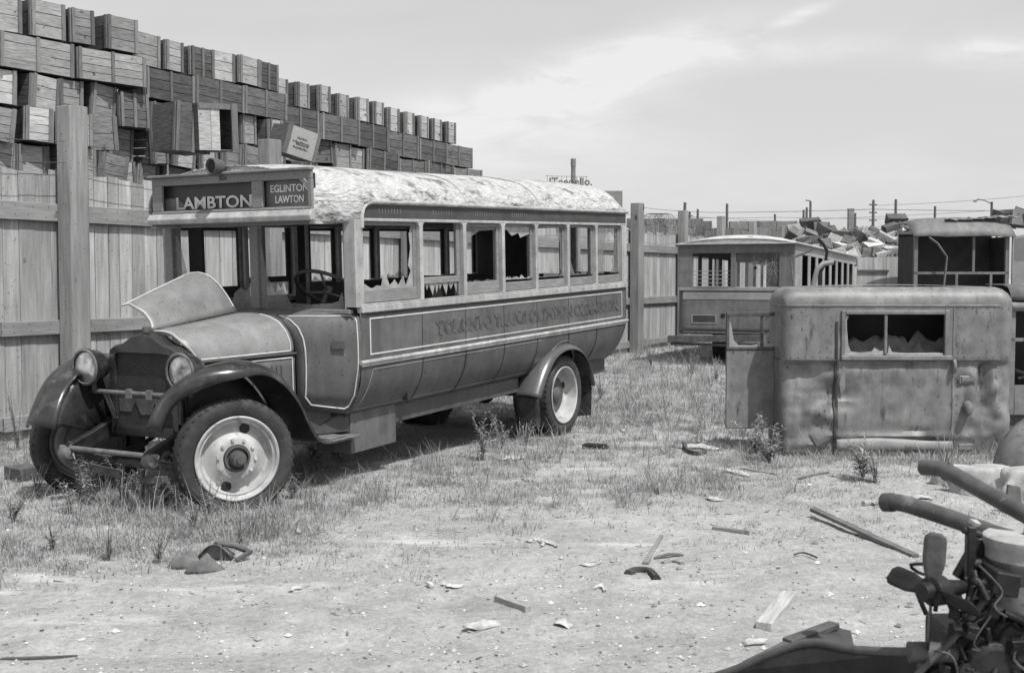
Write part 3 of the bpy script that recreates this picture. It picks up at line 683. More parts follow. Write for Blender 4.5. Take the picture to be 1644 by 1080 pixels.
# roof: canvas over bows
RP = [(1.105, 2.335), (1.10, 2.385), (1.065, 2.45), (1.0, 2.52), (.90, 2.585), (.76, 2.63), (.5, 2.675), (.25, 2.70), (0, 2.71)]
def roof_sec(x):
    r = []
    f = 1 - sm(6.45, 6.92, x) ** 2 * .75
    fy = 1 - .03 * sm(6.5, 6.92, x) - .165 * (1 - sm(.86, 1.33, x))
    fz = .0 + .045 * sm(1.5, 6, x)
    fr = -.04 * (1 - sm(.86, 1.5, x))
    for y, z in RP: r.append((y * fy, 2.335 + (z - 2.335 + (fz + fr) * (z - 2.335) / .4) * f))
    return r
b = MB(); xs_ = list(np.linspace(.88, 1.5, 12)) + list(np.linspace(1.6, 6.4, 50)) + list(np.linspace(6.45, 6.9, 10)); secs = []
for x in xs_:
    half = roof_sec(x); full = [(-y, z) for y, z in half] + [(y, z) for y, z in half[-2::-1]]
    # subdivide across
    pts = []
    for (ya, za), (yb, zb) in zip(full, full[1:]):
        for t in (0, .5): pts.append((ya + (yb - ya) * t, za + (zb - za) * t))
    pts.append(full[-1])
    secs.append([(x + (0 if x < 6.5 else 0), y, z + .004 * noise.noise(Vector((x * 3, y * 3, 5))) + .006 * noise.noise(Vector((x * 1.2, y * 1.5, 1)))) for y, z in pts])
b.loft(secs); b.build('roof', M['canvas'], BUS, smooth=60, solid=.012)
rear_e = secs[-1]; b = MB(); b.f.append(tuple(range(len(rear_e)))); b.v = [Vector(p) for p in rear_e] ; b.build('roof_rear_cap', M['canvas'], BUS)
b = MB()
for x in (2.95, 4.45, 5.6, 6.6):
    half = roof_sec(x); full = [(-y, z) for y, z in half] + [(y, z) for y, z in half[-2::-1]]
    b.tube([(x, y, z + .004) for y, z in full], .007, 5, cap=False)
b.build('roof_seam', M['sash'], BUS)
# cheeks beside the route board
for sd_ in (-1, 1):
    b = MB()
    def ck(u, v, sd_=sd_):
        x = .88 + .44 * u; hs = roof_sec(x)[0]; zt = hs[1] + .01; zb = 2.175 + (0 if u < .8 else 0); z = zb + (zt - zb) * v
        return (x, sd_ * (hs[0] - .035 * (1 - v) ** 2), z)
    b.grid(ck, 10, 8); b.build('roof_cheek', M['canvas'], BUS, smooth=60, solid=.012)
    b = MB(); b.b2(.90, 1.2, sd_ * .86, sd_ * .93, 2.165, 2.185); b.build('cheek_soffit', M['cream'], BUS)
# route board box
h0_ = roof_sec(.88); h0_ = [(y, z) for y, z in h0_ if z > 2.55]; h0_ = [(h0_[0][0], 2.585)] + h0_; b = MB(); b.prism([(.885, -y, z - .004) for y, z in h0_] + [(.885, y, z - .004) for y, z in h0_[-2::-1]], (.02, 0, 0)); b.build('roof_front_fascia', M['canvas'], BUS)
fx = .86
b = MB(); b.b2(fx, fx + .03, -.93, .86, 2.53, 2.60).b2(fx, fx + .03, -.93, .86, 2.255, 2.31)
b.b2(fx, fx + .03, .74, .86, 2.31, 2.53).b2(fx, fx + .03, -.41, -.29, 2.31, 2.53).b2(fx, fx + .03, -.93, -.89, 2.31, 2.53)
b.b2(fx - .04, fx + .03, -.94, .875, 2.60, 2.622); b.b2(fx - .012, fx, -.93, .86, 2.285, 2.30)
SB = b.build('route_board', M['sash'], BUS, bevel=.005)
b = MB(); b.b2(fx + .08, fx + .09, -.90, .90, 2.26, 2.58).build('board_back', M['sign_bg'], SB)
b = MB(); b.b2(fx + .06, fx + .07, -.9, -.40, 2.31, 2.53).build('small_destination_plate', M['sign_grey'], SB)
b = MB(); b.prism([(fx - .035, -.94, 2.195), (fx - .045, -.94, 2.235), (fx - .015, -.94, 2.284), (fx + .03, -.94, 2.284), (fx + .03, -.94, 2.195)], (0, 1.83, 0)); b.build('visor', M['cream'], BUS, bevel=.008, seg=2)
b = MB(); b.b2(fx + .031, 1.25, -.90, .90, 2.19, 2.205).build('visor_soffit', M['sash'], BUS)
FONTC = {}
def text_mesh(name, txt, size, mtx, m, parent, extrude=.002, width=None, offset=.012, sx=1.0):
    cu = bpy.data.curves.new(name, 'FONT'); cu.body = txt; cu.size = size; cu.extrude = extrude; cu.offset = offset * size; cu.resolution_u = 3; cu.align_x = 'LEFT'
    o = bpy.data.objects.new(name + '_tmp', cu); col.objects.link(o)
    dg = bpy.context.evaluated_depsgraph_get(); me = bpy.data.meshes.new_from_object(o.evaluated_get(dg)); bpy.data.objects.remove(o)
    xs_ = [v.co.x for v in me.vertices]; wn = max(xs_) - min(xs_); x0 = min(xs_); f = (width / wn) if width else sx
    for v in me.vertices: v.co.x = (v.co.x - x0) * f
    me.transform(mtx); me.materials.clear(); me.materials.append(m)
    q = bpy.data.objects.new(name, me); col.objects.link(q); q.parent = parent; return q
def front_mtx(x, y, z):   # text reading on a face that looks towards -x: its right is -y
    return Matrix(((0, 0, -1, x), (-1, 0, 0, y), (0, 1, 0, z), (0, 0, 0, 1)))
def side_mtx(x, y, z):    # face looks towards -y
    return Matrix(((1, 0, 0, x), (0, 0, -1, y), (0, 1, 0, z), (0, 0, 0, 1)))
text_mesh('lettering', 'LAMBTON', .145, front_mtx(fx + .072, .64, 2.325), M['sign_lt'], SB, width=.87, offset=.02)
text_mesh('lettering', 'EGLINTON', .085, front_mtx(fx + .058, -.45, 2.435), M['sign_lt'], SB, width=.40, offset=.018)
text_mesh('lettering', 'LAWTON', .085, front_mtx(fx + .058, -.50, 2.345), M['sign_lt'], SB, width=.30, offset=.018)
b = MB(); b.prism([(fx + .04, .74, 2.31), (fx + .04, .50, 2.31), (fx + .04, .52, 2.36), (fx + .04, .60, 2.42), (fx + .04, .74, 2.42)], (.004, 0, 0)); b.build('glass', M['glass_clear'], SB)
b = MB(); b.prism([(fx + .04, -.46, 2.31), (fx + .04, -.90, 2.31), (fx + .04, -.90, 2.53), (fx + .04, -.86, 2.53), (fx + .04, -.84, 2.35), (fx + .04, -.6, 2.325)], (.004, 0, 0)); b.build('glass', M['glass'], SB)
text_mesh('lettering', 'TORONTO TRANSPORTATION COMMISSION', .165, side_mtx(2.42, -1.0865, 1.155), M['ghost'], BUS, extrude=.001, width=4.12, offset=.055)
text_mesh('lettering_ghost', 'TORONTO TRANSPORTATION COMMISSION', .165, side_mtx(2.445, -1.0860, 1.145), M['ghost2'], BUS, extrude=.0006, width=4.12, offset=.05)
# spot lamp (round horn-like lamp) above the route board
Mx = Matrix.Translation((.84, 0.0, 2.66)) @ Euler((0, 0, R(90))).to_matrix().to_4x4()
b = MB(); b.lathe([(0, .06), (.03, .06), (.05, .04), (.063, 0), (.07, -.05), (.072, -.075), (.062, -.08), (.055, -.06)], 24, Matrix.Translation((.82, .03, 2.665)) @ Euler((0, 0, R(-90 - 8))).to_matrix().to_4x4())
lamp = b.build('roof_lamp', M['iron'], BUS, smooth=40)
b = MB(); b.lathe([(0, -.055), (.03, -.05), (.058, -.06)], 24, Matrix.Translation((.82, .03, 2.665)) @ Euler((0, 0, R(-98))).to_matrix().to_4x4()); b.build('lens', M['oily'], lamp, smooth=60)
b = MB(); b.tube([(.84, .03, 2.60), (.84, .03, 2.56), (.86, -.02, 2.57)], .012, 6); b.build('bracket', M['iron'], lamp)
# windshield
wx = 1.20
b = MB(); b.b2(wx - .02, wx + .04, -1.03, 1.03, 1.415, 1.45).b2(wx - .02, wx + .04, -1.03, 1.03, 2.17, 2.20)
b.b2(wx - .015, wx + .045, -.045, .045, 1.45, 2.17).b2(wx - .02, wx + .04, .97, 1.06, 1.45, 2.17)
b.b2(wx - .01, wx + .03, -.99, -.975, 1.45, 2.17)
WSF = b.build('windshield_frame', M['sash'], BUS, bevel=.004)
b = MB(); yy = wx + .01
b.prism([(yy, -.05, 1.45), (yy, -.96, 1.45), (yy, -.94, 1.60), (yy, -.90, 1.52), (yy, -.82, 1.50), (yy, -.6, 1.49), (yy, -.38, 1.50), (yy, -.30, 1.62), (yy, -.22, 1.60), (yy, -.14, 1.70), (yy, -.09, 1.9), (yy, -.055, 2.1)], (.004, 0, 0))
b.prism([(yy, .05, 1.45), (yy, .30, 1.45), (yy, .26, 1.58), (yy, .19, 1.63), (yy, .12, 1.6), (yy, .05, 1.66)], (.004, 0, 0))
b.prism([(yy, .96, 1.45), (yy, .55, 1.45), (yy, .7, 1.6), (yy, .82, 1.75), (yy, .92, 2.1), (yy, .96, 2.1)], (.004, 0, 0)); b.build('glass', M['glass'], WSF)
for x, y in ((1.75, .38), (1.72, -.16), (1.9, .8)):
    b = MB(); b.tube([(x, y, .58), (x, y, 2.2)], .018, 8); b.build('grab_pole', M['iron_lt'], BUS)
b = MB(); b.b2(1.42, 1.46, .84, 1.0, 1.0, 2.2); b.build('bulkhead_board', M['interior'], BUS)
for ya_ in (-1.0, .3):
    b = MB(); b.b2(2.05, 2.09, ya_, ya_ + .7, .58, 1.45); b.build('bulkhead', M['interior'], BUS)
# steering wheel: tilted, big
SWM = Matrix.Translation((1.52, -.55, 1.605)) @ Euler((0, R(34), 0)).to_matrix().to_4x4()
b = MB(); b.tube([SWM @ Vector((.30 * math.cos(a), .30 * math.sin(a), 0)) for a in np.linspace(0, 2 * math.pi, 40, endpoint=False)], .018, 8, closed=True)
SW = b.build('steering_wheel', M['dark'], BUS, smooth=60)
b = MB()
for a in (R(80), R(200), R(320)): b.tube([SWM @ Vector((0, 0, -.03)), SWM @ Vector((.29 * math.cos(a), .29 * math.sin(a), 0))], .011, 6)
b.tube([SWM @ Vector((0, 0, .02)), SWM @ Vector((0, 0, -.05))], .035, 10)
b.build('spokes', M['iron_lt'], SW, smooth=60)
b = MB(); b.tube([SWM @ Vector((0, 0, -.05)), SWM @ Vector((0, 0, -.75))], .02, 8); b.build('column', M['iron'], SW, smooth=60)
b = MB(); b.b2(1.36, 1.40, -1.0, 1.0, 1.15, 1.44); b.build('dashboard', M['interior'], BUS)
b = MB(); b.b2(1.85, 2.04, -.95, -.4, .95, 1.05).b2(1.98, 2.05, -.95, -.4, 1.05, 1.5); b.build('driver_seat', M['interior'], BUS, bevel=.02)
# cowl: lofted between the back of the hood and the body
hr = [(0, 1.425), (.2, 1.425), (.36, 1.405), (.48, 1.36), (.56, 1.28), (.605, 1.18), (.625, 1.10), (.63, .95), (.63, .80), (.625, .64)]
bd = [(0, 1.452), (.3, 1.452), (.6, 1.45), (.85, 1.445), (1.0, 1.43), (1.075, 1.38), (1.085, 1.2), (1.083, .98), (1.03, .72), (.92, .56)]
def lerp(a, c, t): return a + (c - a) * t
b = MB(); secs = []
for t in np.linspace(0, 1, 11):
    x = .965 + .30 * t; e = t ** .75; es = math.sin(t * math.pi / 2)
    h = [(lerp(p[0], q[0], es * .35 + e * .65), lerp(p[1], q[1], e)) for p, q in zip(hr, bd)]
    full = [(-y, z) for y, z in h[::-1]] + [(y, z) for y, z in h[1:]]
    secs.append([(x, y, z) for y, z in full])
b.loft(secs)
COWL = b.build('cowl', M['paint'], BUS, smooth=50, solid=.008)
def cowl_pt(t, k, side=-1, off=.006):
    x = .965 + .30 * t; e = t ** .75; es = math.sin(t * math.pi / 2)
    k0 = min(int(k), 8); f = k - k0
    pp = (lerp(hr[k0][0], hr[k0 + 1][0], f), lerp(hr[k0][1], hr[k0 + 1][1], f)); qq = (lerp(bd[k0][0], bd[k0 + 1][0], f), lerp(bd[k0][1], bd[k0 + 1][1], f))
    y = lerp(pp[0], qq[0], es * .35 + e * .65); z = lerp(pp[1], qq[1], e)
    return Vector((x - off, side * (y + off), z))
for s_ in (-1, 1):
    b = MB(); pts = [cowl_pt(.92, k, s_) for k in np.linspace(4.8, 8.6, 14)] + [cowl_pt(t, 8.75, s_) for t in np.linspace(.85, .2, 6)] + [cowl_pt(.1, k, s_) for k in np.linspace(8.4, 2.2, 26)] + [cowl_pt(t, 2.0 + 2.6 * t, s_) for t in np.linspace(.15, .9, 8)]
    b.tube(pts, .0065, 5, closed=True); b.build('pinstripe', M['line'], COWL)
b = MB(); p = cowl_pt(.55, 6.05); b.box(p + Vector((-.006, -.012, .01)), (.11, .012, .055), (0, 0, R(-58))); b.box(p + Vector((-.006, -.018, -.022)), (.11, .012, .008), (0, 0, R(-58))); b.build('cowl_vent', M['paint_low_shaded'], COWL)
# corner apron below cowl
for s_ in (-1, 1):
    b = MB(); b.loft([[(.70, s_ * .60, .36), (.70, s_ * .60, .72)], [(.98, s_ * .62, .36), (.98, s_ * .62, .66)], [(1.3, s_ * .86, .40), (1.3, s_ * .86, .56)]]); b.build('apron', M['paint_low_shaded'], BUS, solid=.008)
# hood
hf = [(0, 1.335), (.1, 1.332), (.2, 1.315), (.28, 1.275), (.34, 1.215), (.375, 1.15), (.385, 1.10)]
hb = [(0, 1.425), (.2, 1.425), (.36, 1.405), (.48, 1.36), (.56, 1.28), (.60, 1.19), (.61, 1.10)]
def hood_pt(u, v):
    k = v * 6; k0 = min(int(k), 5); f = k - k0
    a = (lerp(hf[k0][0], hf[k0 + 1][0], f), lerp(hf[k0][1], hf[k0 + 1][1], f)); c = (lerp(hb[k0][0], hb[k0 + 1][0], f), lerp(hb[k0][1], hb[k0 + 1][1], f))
    x = -.02 + .98 * u + .07 * (v ** 2) * (1 - u) + .018 * math.sin(v * 9) * (1 - u) ** 3
    return Vector((x, lerp(a[0], c[0], u), lerp(a[1], c[1], u)))
b = MB(); b.grid(lambda u, v: (hood_pt(u, v).x, -hood_pt(u, v).y, hood_pt(u, v).z), 16, 14)
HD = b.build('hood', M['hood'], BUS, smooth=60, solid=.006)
b = MB()
ln_ = [hood_pt(.012, v) for v in np.linspace(.02, .97, 18)] + [hood_pt(u, .975) for u in np.linspace(.05, .96, 14)] + [hood_pt(.965, v) for v in np.linspace(.95, .25, 14)]
b.tube([(p.x, -p.y - .005, p.z + .004) for p in ln_], .0065, 5); b.build('pinstripe', M['line'], HD)
# the far half of the hood, folded up on its hinge
ROT = Euler((R(62), 0, 0)).to_matrix()
def flap_pt(u, v):
    p = hood_pt(u, v); q = Vector((0, p.y, p.z - lerp(1.335, 1.425, u)))
    q = ROT @ q * .80
    return Vector((p.x - .07 * v * v * (1 - u) - .02 * v * (1 - u) - .16 * v * u, q.y, q.z + lerp(1.345, 1.435, u)))
b = MB(); b.grid(lambda u, v: flap_pt(u, v), 16, 14)
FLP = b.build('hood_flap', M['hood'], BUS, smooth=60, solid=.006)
b = MB(); nrm_ = Vector((0, -.006, .006))
ln_ = [flap_pt(.012, v) for v in np.linspace(0.02, .98, 16)] + [flap_pt(u, .985) for u in np.linspace(.05, .96, 14)] + [flap_pt(.975, v) for v in np.linspace(.96, .05, 14)]
b.tube([p + nrm_ for p in ln_], .0065, 5); b.build('pinstripe', M['line'], FLP)
# hood sides with louvres (near), engine bay dark behind
for s_ in (-1, 1):
    b = MB()
    def hs(u, v, s_=s_): return (.06 + .90 * u, s_ * lerp(.39, .615, u), 1.085 - .42 * v)
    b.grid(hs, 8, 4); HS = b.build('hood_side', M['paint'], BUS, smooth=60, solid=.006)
    b = MB()
    for k in range(7):
        u = .55 + k * .05; x, y, _ = hs(u, 0); b.box((x, y + s_ * .006, .93), (.012, .014, .15), (0, 0, s_ * R(14)))
    b.build('louvre', M['paint_low_shaded'], HS)
    b = MB(); pts = [hs(u, .06) for u in np.linspace(.02, .97, 10)] + [hs(.97, v) for v in np.linspace(.1, .95, 6)]
    b.tube([(p[0], p[1] + s_ * .006, p[2]) for p in pts], .006, 5); b.build('pinstripe', M['line'], HS)
    b = MB(); pts = [(.03 + .95 * u, s_ * (lerp(.392, .625, u) + .008), 1.094) for u in (0, 1)]; b.tube(pts, .011, 6); b.build('moulding', M['paint_low_shaded'], HS)
b = MB(); b.b2(.05, .95, -.33, .33, .55, 1.08); b.tube([(.1, .0, 1.1), (.8, 0, 1.13)], .08, 10); b.build('engine', M['oily'], BUS, bevel=.03)
# radiator
shell = [(.375, .52), (.375, 1.13), (.36, 1.19), (.31, 1.225), (.22, 1.245), (.12, 1.30), (0, 1.325)]
so_ = [(-y, z) for y, z in shell] + [(y, z) for y, z in shell[-2::-1]]
inn = [(.31, .60), (.31, 1.12), (.30, 1.155), (.27, 1.17), (.18, 1.175), (.09, 1.175), (0, 1.175)]
si_ = [(-y, z) for y, z in inn] + [(y, z) for y, z in inn[-2::-1]]
b = MB(); rx = -.13
b.loft([[(rx + .16, y * .98, z - .005) for y, z in so_], [(rx + .02, y, z) for y, z in so_], [(rx, y * .975, z - .01 * (z > 1.2)) for y, z in so_], [(rx, y, z) for y, z in si_], [(rx + .03, y, z) for y, z in si_]])
b.b2(rx, rx + .14, -.31, .31, .515, .60)
RAD = b.build('radiator', M['fender'], BUS, smooth=35)
b = MB(); b.b2(rx + .035, rx + .12, -.315, .315, .60, 1.18).build('core', M['core'], RAD)
b = MB()
b.prism([(rx + .028, .30, .80), (rx + .028, .30, .70), (rx + .028, .17, .70), (rx + .028, .12, .78), (rx + .028, .06, .68), (rx + .028, -.05, .69), (rx + .028, -.09, .78), (rx + .028, -.13, .70), (rx + .028, -.30, .71), (rx + .028, -.30, .82)], (.006, 0, 0))
b.build('grille_slats', M['iron'], RAD)
b = MB(); b.lathe([(0, .03), (.03, .03), (.036, .0), (.03, -.02)], 14, Matrix.Translation((rx + .06, .0, 1.345)) @ Euler((R(90), 0, 0)).to_matrix().to_4x4()); b.build('filler_cap', M['iron'], RAD, smooth=40)
# headlights on their tie bar
for s_ in (-1, 1):
    c = Vector((-.22, s_ * .515 - .03, 1.06)); Mh = Matrix.Translation(c) @ Euler((0, 0, R(-90))).to_matrix().to_4x4() @ Matrix.Scale(1.09, 4)
    b = MB(); b.lathe([(0, .155), (.05, .145), (.09, .11), (.118, .05), (.125, -.01), (.137, -.02), (.137, -.045), (.125, -.052), (.112, -.045)], 36, Mh)
    H_ = b.build('headlight', M['fender'], BUS, smooth=40)
    b = MB(); b.lathe([(0, -.066), (.05, -.062), (.09, -.052), (.113, -.04)], 36, Mh); b.build('lens', M['lens'], H_, smooth=80)
    b = MB(); b.lathe([(.112, -.049), (.118, -.058), (.128, -.055), (.136, -.047)], 36, Mh); b.build('rim', M['iron_lt'], H_, smooth=80)
    b = MB(); b.tube([c + Vector((.03, 0, -.12)), c + Vector((.04, 0, -.2))], .022, 8); b.tube([c + Vector((.04, 0, -.2)), c + Vector((.05, -s_ * .1, -.2)), c + Vector((.1, -s_ * .16, -.42))], .02, 8); b.build('bracket', M['iron'], H_)
b = MB(); b.tube([(-.18, -.5, .86), (-.18, .5, .86)], .018, 8); b.box((-.2, .08, .86), (.03, .05, .07)); b.box((-.2, -.14, .86), (.03, .05, .07)); b.build('tie_bar', M['iron_lt'], BUS, smooth=40)
# frame, spring horns, axle, springs, crossbars
b = MB()
for s_ in (-1, 1):
    b.prism([(-.1, s_ * .40, .62), (.95, s_ * .40, .60), (6.6, s_ * .40, .52), (6.6, s_ * .40, .40), (.95, s_ * .40, .46), (-.1, s_ * .40, .48), (-.32, s_ * .40, .43), (-.50, s_ * .40, .40), (-.56, s_ * .40, .44), (-.50, s_ * .40, .49), (-.3, s_ * .40, .55)], (0, s_ * .06, 0))
FR = b.build('chassis_frame', M['oily'], BUS, bevel=.006)
b = MB(); b.tube([(-.50, -.52, .455), (-.50, .52, .455)], .021, 8); b.build('front_crossbar', M['iron_lt'], FR, smooth=50)
b = MB(); b.tube([(0, -.7, .32), (0, -.5, .26), (0, .5, .26), (0, .7, .32)], .035, 8); b.build('front_axle', M['iron'], FR)
for s_ in (-1, 1):
    for k in range(5):
        b = MB() if k == 0 else b
        ln = .52 - k * .08; b.tube([(x, s_ * .43, .36 - k * .012 + .14 * ((x - .02) / .52) ** 2) for x in np.linspace(.02 - ln, .02 + ln, 9)], .010, 4)
    b.build('leaf_spring', M['iron'], FR)
for s_ in (-1, 1):
    b = MB(); b.lathe([(0, .04), (.045, .035), (.055, 0), (.045, -.05), (0, -.06)], 12, Matrix.Translation((-.52, s_ * .45, .42))); b.build('spring_eye', M['iron_lt'], FR, smooth=60)
b = MB(); b.box((-.46, -.43, .27), (.06, .24, .045), (R(-6), 0, 0)); b.build('hanging_bar', M['iron'], FR)
b = MB(); b.box((-.46, .13, .30), (.05, .46, .05), (R(4), 0, 0)); b.tube([(-.42, -.28, .33), (-.40, -.24, .1)], .014, 6); b.build('hanging_bar', M['iron'], FR)
b = MB(); b.tube([(4.9 + .18, -.9, .28), (5.08, .9, .28)], .06, 10); b.lathe([(0, .16), (.12, .1), (.17, 0), (.12, -.1), (0, -.16)], 16, Matrix.Translation((5.08, 0, .28)) @ Euler((0, 0, R(90))).to_matrix().to_4x4()); b.tube([(1.0, 0, .45), (5.0, 0, .30)], .035, 8); b.build('rear_axle', M['oily'], FR, smooth=50)
b = MB(); b.b2(6.56, 6.64, -.8, .8, .40, .52); b.tube([(6.5, -.62, .42), (6.55, -.62, .25), (6.62, -.60, .15)], [.03, .025, .008], 6); b.build('rear_crossmember', M['iron'], FR)
b = MB(); b.tube([(1.9, -.62, .34), (2.35, -.55, .03)], .012, 6); b.build('stay_rod', M['iron'], FR)
# front fenders
ctl = [(-.66, .50), (-.63, .62), (-.53, .80), (-.38, .95), (-.20, 1.04), (0, 1.075), (.18, 1.06), (.34, .99), (.48, .88), (.60, .74), (.70, .58), (.80, .45), (.92, .38), (1.05, .365), (1.22, .365)]
def cat(pts, n=4):
    r = []
    for i in range(len(pts) - 1):
        p0 = pts[max(i - 1, 0)]; p1 = pts[i]; p2 = pts[i + 1]; p3 = pts[min(i + 2, len(pts) - 1)]
        for k in range(n):
            t = k / n; r.append(tuple(.5 * ((2 * p1[j]) + (-p0[j] + p2[j]) * t + (2 * p0[j] - 5 * p1[j] + 4 * p2[j] - p3[j]) * t * t + (-p0[j] + 3 * p1[j] - 3 * p2[j] + p3[j]) * t ** 3) for j in range(len(p1))))
    r.append(pts[-1]); return r
fc = cat(ctl, 3)
def fender(ctlp, ya0, yb0, crown, lip, dent=0, cut=None):
    b = MB(); secs = []
    for i, (x, z) in enumerate(ctlp):
        a = ctlp[max(i - 1, 0)]; c = ctlp[min(i + 1, len(ctlp) - 1)]; t = Vector((c[0] - a[0], 0, c[1] - a[1])).normalized(); nn = Vector((-t.z, 0, t.x))
        fr = i / (len(ctlp) - 1); fl_ = 1 - sm(.72, .9, fr)
        ya, yb = (ya0, yb0) if cut is None else cut(fr, ya0, yb0)
        sec = []
        for k in range(11):
            v = k / 10; y = lerp(ya, yb, v)
            hh = crown * fl_ * (math.sin(math.pi * (.12 + .80 * v)) - .3) - (lip * fl_ * max(0, (v - .85) / .15) ** 1.5)
            q = dent * noise.noise(Vector((x * 3, y * 4, 2)))
            sec.append(Vector((x, y, z)) + nn * (hh + q))
        secs.append(sec)
    b.loft(secs); return b
b = fender(fc[4:], -.60, -1.0, .07, .05, .01, lambda f, a, c: (a + .06 * (1 - sm(0, .25, f)), lerp(-.64, c, sm(.08, .30, f) ** .8))); b.build('front_fender', M['fender'], BUS, smooth=60, solid=.007)
b = fender(fc[3:36], .58, .85, .08, .04, .03, lambda f, a, c: (lerp(.42, a, sm(0, .4, f)), lerp(.79, c, sm(0, .3, f)))); b.build('front_fender', M['fender'], BUS, smooth=60, solid=.007)
for s_ in (-1, 1):    # inner aprons between fender and frame
    i_ = 11 if s_ < 0 else 3
    pts = [(x, s_ * (.59 if s_ < 0 else lerp(.46, .59, sm(-.6, -.2, x))), z - .02) for x, z in fc[i_:33]]; low = [(max(x, -.30 + .5 * (x + .63)), s_ * .46, max(.56, z - .40)) for x, z in fc[i_:33]]
    mid = [tuple((p[k] + q[k]) / 2 + (-.05 if k == 0 else (.03 * s_ if k == 1 else .04)) for k in range(3)) for p, q in zip(pts, low)]
    b = MB(); b.loft([pts, mid, low]); b.build('fender_apron', M['oily'] if s_ < 0 else M['fender'], BUS, smooth=60, solid=.006)
b = MB(); b.b2(.98, 1.36, -.98, -.62, .35, .375); b.box((1.1, -.8, .382), (.22, .28, .012)); b.build('step', M['iron_lt'], BUS, bevel=.006)
b = MB(); b.b2(1.33, 2.0, -.90, -.52, .20, .56); b.build('battery_box', M['paint'], BUS, bevel=.006)
b = MB(); b.prism([(1.02, -.70, .40), (1.33, -.88, .40), (1.33, -.88, .56), (1.25, -.84, .56)], (0, .012, 0)); b.build('step_gusset', M['paint_low_shaded'], BUS)
# rear fenders with flaps
rc = cat([(4.32, .33), (4.42, .47), (4.55, .62), (4.72, .745), (4.92, .805), (5.10, .815), (5.28, .79), (5.45, .72), (5.58, .60), (5.67, .44), (5.72, .30)], 3)
for s_ in (-1, 1):
    b = fender(rc, s_ * .84, s_ * 1.15, .055, .03); b.build('rear_fender', M['fender_lt'], BUS, smooth=60, solid=.007)
    b = MB()
    def flp(u, v, s_=s_): return (4.31 + .03 * math.sin(v * 2) + .02 * u, s_ * lerp(.86, 1.13, u), .33 - .36 * v)
    b.grid(flp, 5, 6); b.build('mud_flap', M['rubber'], BUS, smooth=60, solid=.008)
    b = MB(); b.loft([[(x + .01, s_ * .86, z - .03), (x + .01, s_ * 1.10, z - .03)] for x, z in rc[20:]] + [[(5.70, s_ * .86, -.08), (5.70, s_ * 1.1, -.05)]]); b.build('rear_flap', M['rubber'], BUS, solid=.008)
# wheels
def wheel(name, c, steer, dual, front, side, rr=.45):
    """outer face looks towards -Y in wheel space"""
    base = Matrix.Translation(c) @ Euler((0, 0, steer + (math.pi if side > 0 else 0))).to_matrix().to_4x4()
    W = MB(); 
    # brake drum carries the wheel
    W.lathe([(0, .02), (.19, .02), (.2, .03), (.2, .15), (0, .16)], 28, base)
    root = W.build(name, M['hub'], BUS, smooth=40)
    def tyre(off):
        def mod(k, j, r, y):
            if j in (5, 6, 10, 11) and (k % 2): r -= .007
            return r, y + off
        h = rr - .32
        pr = [(.315, -.06), (.325, -.085), (.35, -.098), (rr - .06, -.108), (rr - .03, -.104), (rr - .014, -.094), (rr - .004, -.078), (rr, -.05), (rr, 0), (rr, .05), (rr - .004, .078), (rr - .014, .094), (rr - .03, .104), (rr - .06, .108), (.35, .098), (.325, .085), (.315, .06)]
        t = MB(); t.lathe(pr, 88, base, mod)
        for k in range(44):   # tread blocks on the shoulders
            a = 2 * math.pi * (k + .5) / 44
            for sy in (-1, 1):
                Mb = base @ Matrix.Translation((rr * math.cos(a) * .984, sy * .062 + off, rr * math.sin(a) * .984)) @ Euler((0, -a, 0)).to_matrix().to_4x4()
                t.add([(i, j, q) for i in (-.008, .005) for j in (-.03, .03) for q in (-.011, .011)], [(0, 1, 3, 2), (4, 6, 7, 5), (0, 4, 5, 1), (2, 3, 7, 6), (0, 2, 6, 4), (1, 5, 7, 3)], Mb)
        o = t.build('tyre', M['rubber'], root, smooth=35); return o
    tyre(0)
    if dual: tyre(.235)
    d = MB()
    if front:
        pr = [(.322, -.09), (.325, -.102), (.315, -.108), (.303, -.102), (.297, -.086), (.288, -.080), (.276, -.084), (.27, -.070), (.262, -.025), (.24, -.018), (.20, -.035), (.165, -.066), (.145, -.078), (.105, -.080), (.10, -.055)]
    else:
        pr = [(.322, -.09), (.325, -.102), (.315, -.106), (.30, -.095), (.292, -.06), (.285, .02), (.27, .03), (.20, .04), (.12, .06), (.08, .06)]
    d.lathe(pr, 64, base); d.build('rim_disc', M['disc'], root, smooth=30)
    yo = -.034 if front else .035
    for a in ((R(70), R(250)) if front else (R(200), R(20))):
        h = MB(); h.lathe([(0, yo - .010), (.036, yo - .010), (.040, yo - .004)], 16, base @ Matrix.Translation((.228 * math.cos(a), 0, .228 * math.sin(a)))); h.build('hand_hole', M['oily'], root)
    if front:
        h = MB(); h.lathe([(.10, -.06), (.098, -.10), (.085, -.10), (.08, -.07), (.062, -.075), (.058, -.14), (.05, -.165), (.03, -.17), (.028, -.19), (0, -.192)], 20, base); h.build('hub', M['hub'], root, smooth=35)
        h = MB()
        for k in range(10):
            a = 2 * math.pi * k / 10 + .52; Mb = base @ Matrix.Translation((.142 * math.cos(a), -.082, .142 * math.sin(a))) @ Euler((0, -a, 0)).to_matrix().to_4x4()
            h.add([(i, j, q) for i in (-.010, .012) for j in (-.010, .010) for q in (-.010, .010)], [(0, 1, 3, 2), (4, 6, 7, 5), (0, 4, 5, 1), (2, 3, 7, 6), (0, 2, 6, 4), (1, 5, 7, 3)], Mb)
        h.build('rim_lug', M['disc'], root)
    else:
        h = MB(); h.lathe([(.09, .06), (.085, 0), (.06, -.02), (0, -.025)], 16, base); h.build('hub', M['hub'], root, smooth=35)
wheel('front_wheel', (0, -.80, .395), R(-31), False, True, -1)
